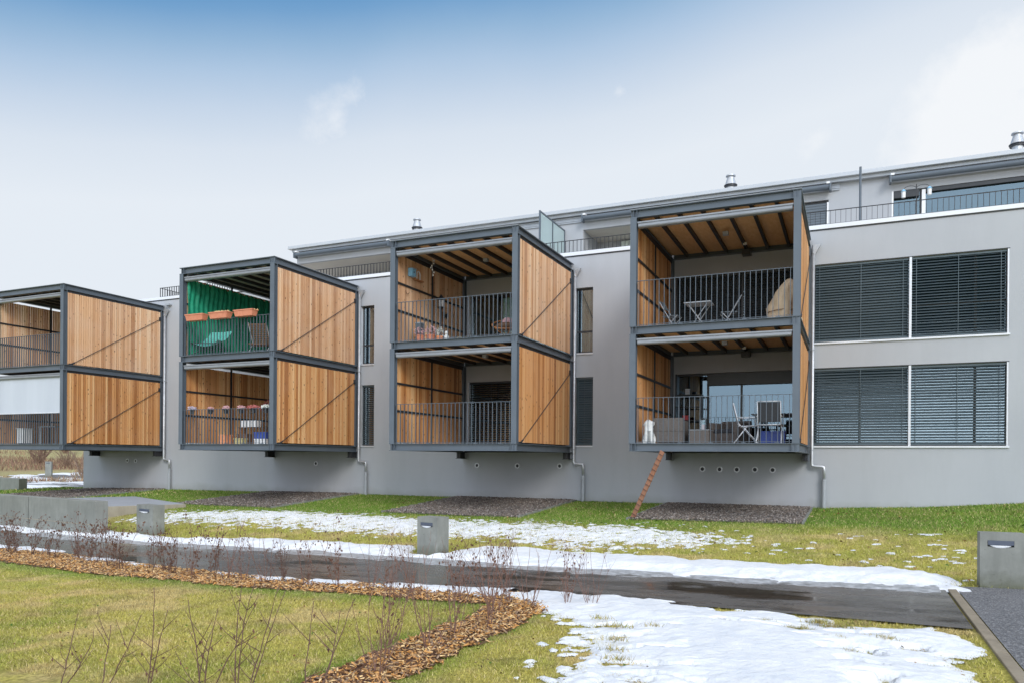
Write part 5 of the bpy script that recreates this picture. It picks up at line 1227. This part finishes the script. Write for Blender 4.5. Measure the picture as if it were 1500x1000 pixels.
# foreground shrubs rooted just below the frame: stems given by their tips
FG = [[(-5.72, 4.2, -1.28), (-5.45, 4.15, -1.38)], [(-5.2, 4.1, -1.3), (-5.0, 4.2, -1.22)], [(-4.75, 4.1, -.98), (-4.55, 4.05, -1.12)], [(-4.3, 4.0, -1.02), (-4.12, 4.1, -1.08), (-4.2, 4.15, -1.2), (-3.85, 4.2, -1.03)], [(-3.9, 4.1, -.9), (-3.83, 4.15, -.88), (-3.6, 4.2, -.93), (-3.66, 4.2, -.9)], [(-3.35, 4.2, -.98), (-3.2, 4.3, -1.05), (-3.05, 4.25, -.95)]]
for k, tips in enumerate(FG):
    bx_ = sum(t_[0] for t_ in tips)/len(tips)-.05; by_ = 3.98; bz = float(G(bx_, by_)); o = empty('tall_bare_shrub', (bx_, by_, bz)); tag(o, '%s tall bare shrub from the left in the near foreground' % ords[k], 'shrub', 'tall bare shrubs in the foreground')
    tw = MB(); lf = MB(); rr = random.Random(900+k); b0 = Vector((bx_, by_, bz))
    for tp in tips:
        T_ = Vector(tp); mid = (b0+T_)/2+Vector((rr.gauss(0, .05), rr.gauss(0, .03), rr.gauss(0, .02))); n = 10; pts = []
        for j_ in range(n+1): t_ = j_/n; p_ = b0*(1-t_)**2+mid*2*t_*(1-t_)+T_*t_*t_; pts.append(p_-b0+Vector((rr.gauss(0, .004), rr.gauss(0, .004), 0)))
        tw.tube(pts, [.005*(1-.62*j_/n)*(1.35 if j_ % 3 == 1 else 1) for j_ in range(n+1)], 6, cap=True)
        for b_ in range(3):
            i_ = rr.randint(3, 8); a_ = rr.uniform(-1, 1)*.5+(0 if rr.random() < .5 else math.pi); L_ = rr.uniform(.12, .34); d_ = Vector((math.cos(a_), math.sin(a_)*.5, rr.uniform(.35, 1.1))).normalized(); q = pts[i_]; pp = [q]
            for _ in range(4): d_ = (d_+Vector((rr.gauss(0, .08), rr.gauss(0, .08), .05))).normalized(); q = q+d_*L_/4; pp.append(q)
            tw.tube(pp, [.0032, .0028, .0024, .002, .0013], 5)
            if rr.random() < .45:
                c_ = pp[rr.randint(1, 4)]; L2 = .028
                lf.tri([c_, c_+Vector((.013, 0, -L2*.5)), c_+Vector((.002, .004, -L2*1.3)), c_+Vector((-.013, .005, -L2*.5)), c_+Vector((0, -.006, -L2*.6))], [(0, 1, 4), (1, 2, 4), (2, 3, 4), (3, 0, 4)])
    tw.build('twigs', 'twig', o, smooth=True)
    if lf.v: lf.build('leaves', 'deadleaf', o)

# hillside brush
pr2 = []
for k in range(3):
    tw, lf = shrub_parts(700+k, 3.2, 26, 0, .75, 1, .035); pr2.append(tw.mesh('branches', 'hilltwig', smooth=True))
hb = [(-55, 37, 0, .95), (-58.5, 41.5, 1, 1.0), (-60.5, 46, 2, .9), (-70, 42, 0, 1.2), (-76, 45, 1, 1.3), (-80, 54, 2, 1.2), (-74, 53, 0, 1.0), (-90, 50, 1, 1.6), (-88, 60, 0, 1.5), (-98, 70, 2, 1.7), (-104, 58, 1, 1.8), (-84, 66, 1, 1.3)]
for k, (x, y, p_, s) in enumerate(hb):
    if k < 3: continue
    o = empty('hillside_bush', (x, y, float(G(x, y))-.05), k*1.7); o.scale = (s, s, s*.8); tag(o, '%s leafless brown bush counting outward on the slope under the leftmost box' % ords[k-3], 'bush', 'leafless bushes on the hillside'); link('branches', pr2[p_], o)
tw, lf = shrub_parts(733, 4.2, 6, 0, .9, 1, .06)
o = empty('young_tree', (-60, 44.5, float(G(-60, 44.5))), .3); tag(o, 'small leafless tree beyond the distant snowy path', 'tree'); tw.build('branches', 'hilltwig', o, smooth=True)
# brush as undergrowth
r_ = np.random.default_rng(5); n = 60000; ang = r_.uniform(R(112), R(152), n); D = r_.uniform(70, 125, n); X = D*np.cos(ang); Y = D*np.sin(ang); k = (fbm(X/5, Y/9, 31) > .45); X, Y = X[k], Y[k]; n = len(X); Z = G(X, Y)
h = r_.uniform(.15, .6, n); a = r_.uniform(0, 6.28, n); wv = .03; l = h*r_.uniform(0, .7, n); b = r_.uniform(0, 6.28, n)
V = np.stack([np.c_[X-np.cos(a)*wv, Y-np.sin(a)*wv, Z], np.c_[X+np.cos(a)*wv, Y+np.sin(a)*wv, Z], np.c_[X+np.cos(b)*l, Y+np.sin(b)*l, Z+h]], 1).reshape(-1, 3)
C = np.array([(.27, .15, .1), (.35, .22, .14), (.2, .13, .09), (.38, .33, .18)])[r_.integers(0, 4, n)]*r_.uniform(.6, 1.3, n)[:, None]
tag(npmesh('hillside_brush', V, np.arange(3*n).reshape(-1, 3), 'blade', C), 'reddish brown dry brush covering the distant slope', 'brush', None, 'stuff')

# ------------------------------------------------------------------ light
SUN = Vector((.62, -.7, .56)).normalized()
sl = bpy.data.lights.new('sun', 'SUN'); sl.energy = 1.5; sl.angle = R(22); sl.color = (1, .96, .9); so_ = bpy.data.objects.new('sun', sl); scene.collection.objects.link(so_); so_.rotation_euler = SUN.to_track_quat('Z', 'Y').to_euler()
wd = bpy.data.worlds.new('World'); scene.world = wd; wd.use_nodes = True; N = wd.node_tree.nodes; L = wd.node_tree.links; N.clear()
out = N.new('ShaderNodeOutputWorld'); bg = N.new('ShaderNodeBackground'); L.new(bg.outputs[0], out.inputs[0])
sk = N.new('ShaderNodeTexSky'); sk.sky_type = 'NISHITA'; sk.sun_disc = False; sk.sun_elevation = math.asin(SUN.z); sk.sun_rotation = math.atan2(SUN.x, SUN.y)
tc = N.new('ShaderNodeTexCoord'); gen = tc.outputs['Generated']
def vdot(a_, v_):
    n_ = N.new('ShaderNodeVectorMath'); n_.operation = 'DOT_PRODUCT'; L.new(a_, n_.inputs[0]); n_.inputs[1].default_value = v_; return n_.outputs['Value']
s = vdot(gen, (-.128, -.057, 1.0))
n1 = N.new('ShaderNodeTexNoise'); n1.inputs['Scale'].default_value = 2.2; n1.inputs['Detail'].default_value = 6; L.new(gen, n1.inputs['Vector'])
ad = N.new('ShaderNodeMath'); ad.operation = 'MULTIPLY_ADD'; L.new(n1.outputs['Fac'], ad.inputs[0]); ad.inputs[1].default_value = .05; L.new(s, ad.inputs[2])
mr = N.new('ShaderNodeMapRange'); L.new(ad.outputs[0], mr.inputs[0]); mr.inputs[1].default_value = .2; mr.inputs[2].default_value = 1.0
cr = N.new('ShaderNodeValToRGB'); e = cr.color_ramp.elements
stops = [(0.212, (0.7679, 0.822, 0.8866)), (0.281, (0.6801, 0.7525, 0.8452)), (0.328, (0.5552, 0.659, 0.7961)), (0.371, (0.4199, 0.5617, 0.7424)), (0.406, (0.295, 0.4634, 0.6709)), (0.441, (0.1752, 0.3571, 0.6052)), (0.481, (0.0859, 0.2684, 0.5431)), (0.556, (0.0706, 0.2454, 0.5255)), (0.75, (0.8, 0.83, 0.88)), (1.0, (0.85, 0.86, 0.88))]
while len(e) < len(stops): e.new(.5)
for q, (p_, c_) in zip(e, stops): q.position = p_; q.color = (*c_, 1)
L.new(mr.outputs[0], cr.inputs[0])
# soft clouds
def cam_dir(px_, py_):
    f_, cx_, cy_ = 1114.1, 751.2, 673.0; r__ = (px_-cx_)/f_; u__ = (cy_-py_)/f_; c_, s_ = math.cos(R(24)), math.sin(R(24)); return Vector((c_*r__-s_, s_*r__+c_, u__)).normalized()
n2 = N.new('ShaderNodeTexNoise'); n2.inputs['Scale'].default_value = 9; n2.inputs['Detail'].default_value = 9; n2.inputs['Roughness'].default_value = .62; L.new(gen, n2.inputs['Vector'])
tot = None
for px_, py_, rad, amt in [(1430, 140, .10, 1.05), (1385, 185, .10, .9), (1460, 200, .12, .9), (560, 130, .035, .35), (525, 145, .05, .34), (490, 195, .08, .36), (905, 135, .03, .5), (1190, 200, .07, .4), (640, 215, .06, .35)]:
    dn = N.new('ShaderNodeVectorMath'); dn.operation = 'DISTANCE'; L.new(gen, dn.inputs[0]); dn.inputs[1].default_value = cam_dir(px_, py_)
    m_ = N.new('ShaderNodeMapRange'); L.new(dn.outputs['Value'], m_.inputs[0]); m_.inputs[1].default_value = 0; m_.inputs[2].default_value = rad; m_.inputs[3].default_value = amt; m_.inputs[4].default_value = 0; o1 = m_.outputs[0]
    if tot is None: tot = o1
    else:
        a_ = N.new('ShaderNodeMath'); a_.operation = 'MAXIMUM'; L.new(tot, a_.inputs[0]); L.new(o1, a_.inputs[1]); tot = a_.outputs[0]
a_ = N.new('ShaderNodeMath'); a_.operation = 'MULTIPLY_ADD'; L.new(n2.outputs['Fac'], a_.inputs[0]); a_.inputs[1].default_value = 1.6; L.new(tot, a_.inputs[2])
m_ = N.new('ShaderNodeMapRange'); L.new(a_.outputs[0], m_.inputs[0]); m_.inputs[1].default_value = 1.08; m_.inputs[2].default_value = 1.45; m_.inputs[3].default_value = 0; m_.inputs[4].default_value = .85
mask = N.new('ShaderNodeMath'); mask.operation = 'MULTIPLY'; mask.use_clamp = True; L.new(m_.outputs[0], mask.inputs[0])
mt = N.new('ShaderNodeMapRange'); L.new(tot, mt.inputs[0]); mt.inputs[2].default_value = .3; L.new(mt.outputs[0], mask.inputs[1])
def wmix(f_, a_, b_):
    x_ = N.new('ShaderNodeMix'); x_.data_type = 'RGBA'
    if isinstance(f_, float): x_.inputs[0].default_value = f_
    else: L.new(f_, x_.inputs[0])
    for i_, v_ in ((6, a_), (7, b_)):
        if isinstance(v_, tuple): x_.inputs[i_].default_value = (*v_, 1)
        else: L.new(v_, x_.inputs[i_])
    return x_.outputs[2]
c1 = wmix(mask.outputs[0], cr.outputs['Color'], (.9, .92, .945))
scl = N.new('ShaderNodeVectorMath'); scl.operation = 'SCALE'; L.new(sk.outputs[0], scl.inputs[0]); scl.inputs['Scale'].default_value = .1
c2 = wmix(.015, c1, scl.outputs[0])
# unseen sky behind the viewer boosted, added brightness to light the facade
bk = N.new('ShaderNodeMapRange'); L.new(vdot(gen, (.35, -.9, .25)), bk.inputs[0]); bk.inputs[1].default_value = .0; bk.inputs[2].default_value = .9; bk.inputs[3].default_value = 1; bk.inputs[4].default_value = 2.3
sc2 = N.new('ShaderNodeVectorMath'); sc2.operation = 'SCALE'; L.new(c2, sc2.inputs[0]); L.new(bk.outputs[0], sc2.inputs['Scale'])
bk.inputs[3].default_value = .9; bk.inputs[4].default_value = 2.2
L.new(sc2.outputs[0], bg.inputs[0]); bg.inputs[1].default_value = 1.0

# ------------------------------------------------------------------ camera
yaw, pitch, roll = R(23.997), R(-.0675), R(.4369)
fwd = Vector((-math.sin(yaw)*math.cos(pitch), math.cos(yaw)*math.cos(pitch), math.sin(pitch))); r0 = Vector((math.cos(yaw), math.sin(yaw), 0)); u0 = r0.cross(fwd)
rt = r0*math.cos(roll)+u0*math.sin(roll); up = -r0*math.sin(roll)+u0*math.cos(roll)
cam = bpy.data.cameras.new('camera'); co = bpy.data.objects.new('camera', cam); scene.collection.objects.link(co)
co.matrix_world = Matrix(((rt.x, up.x, -fwd.x, 0), (rt.y, up.y, -fwd.y, 0), (rt.z, up.z, -fwd.z, 0), (0, 0, 0, 1)))
cam.sensor_width = 36; cam.lens = 36*1114.1/1500; cam.shift_x = -(751.18-750)/1500; cam.shift_y = (673.04-500)/1500; cam.clip_end = 2000; cam.clip_start = .05
scene.camera = co
vs_ = scene.view_settings; vs_.view_transform = 'Standard'; vs_.look = 'None'; vs_.exposure = .2; vs_.gamma = 1
scene.cycles.max_bounces = 8; scene.cycles.transparent_max_bounces = 12; scene.cycles.use_denoising = True
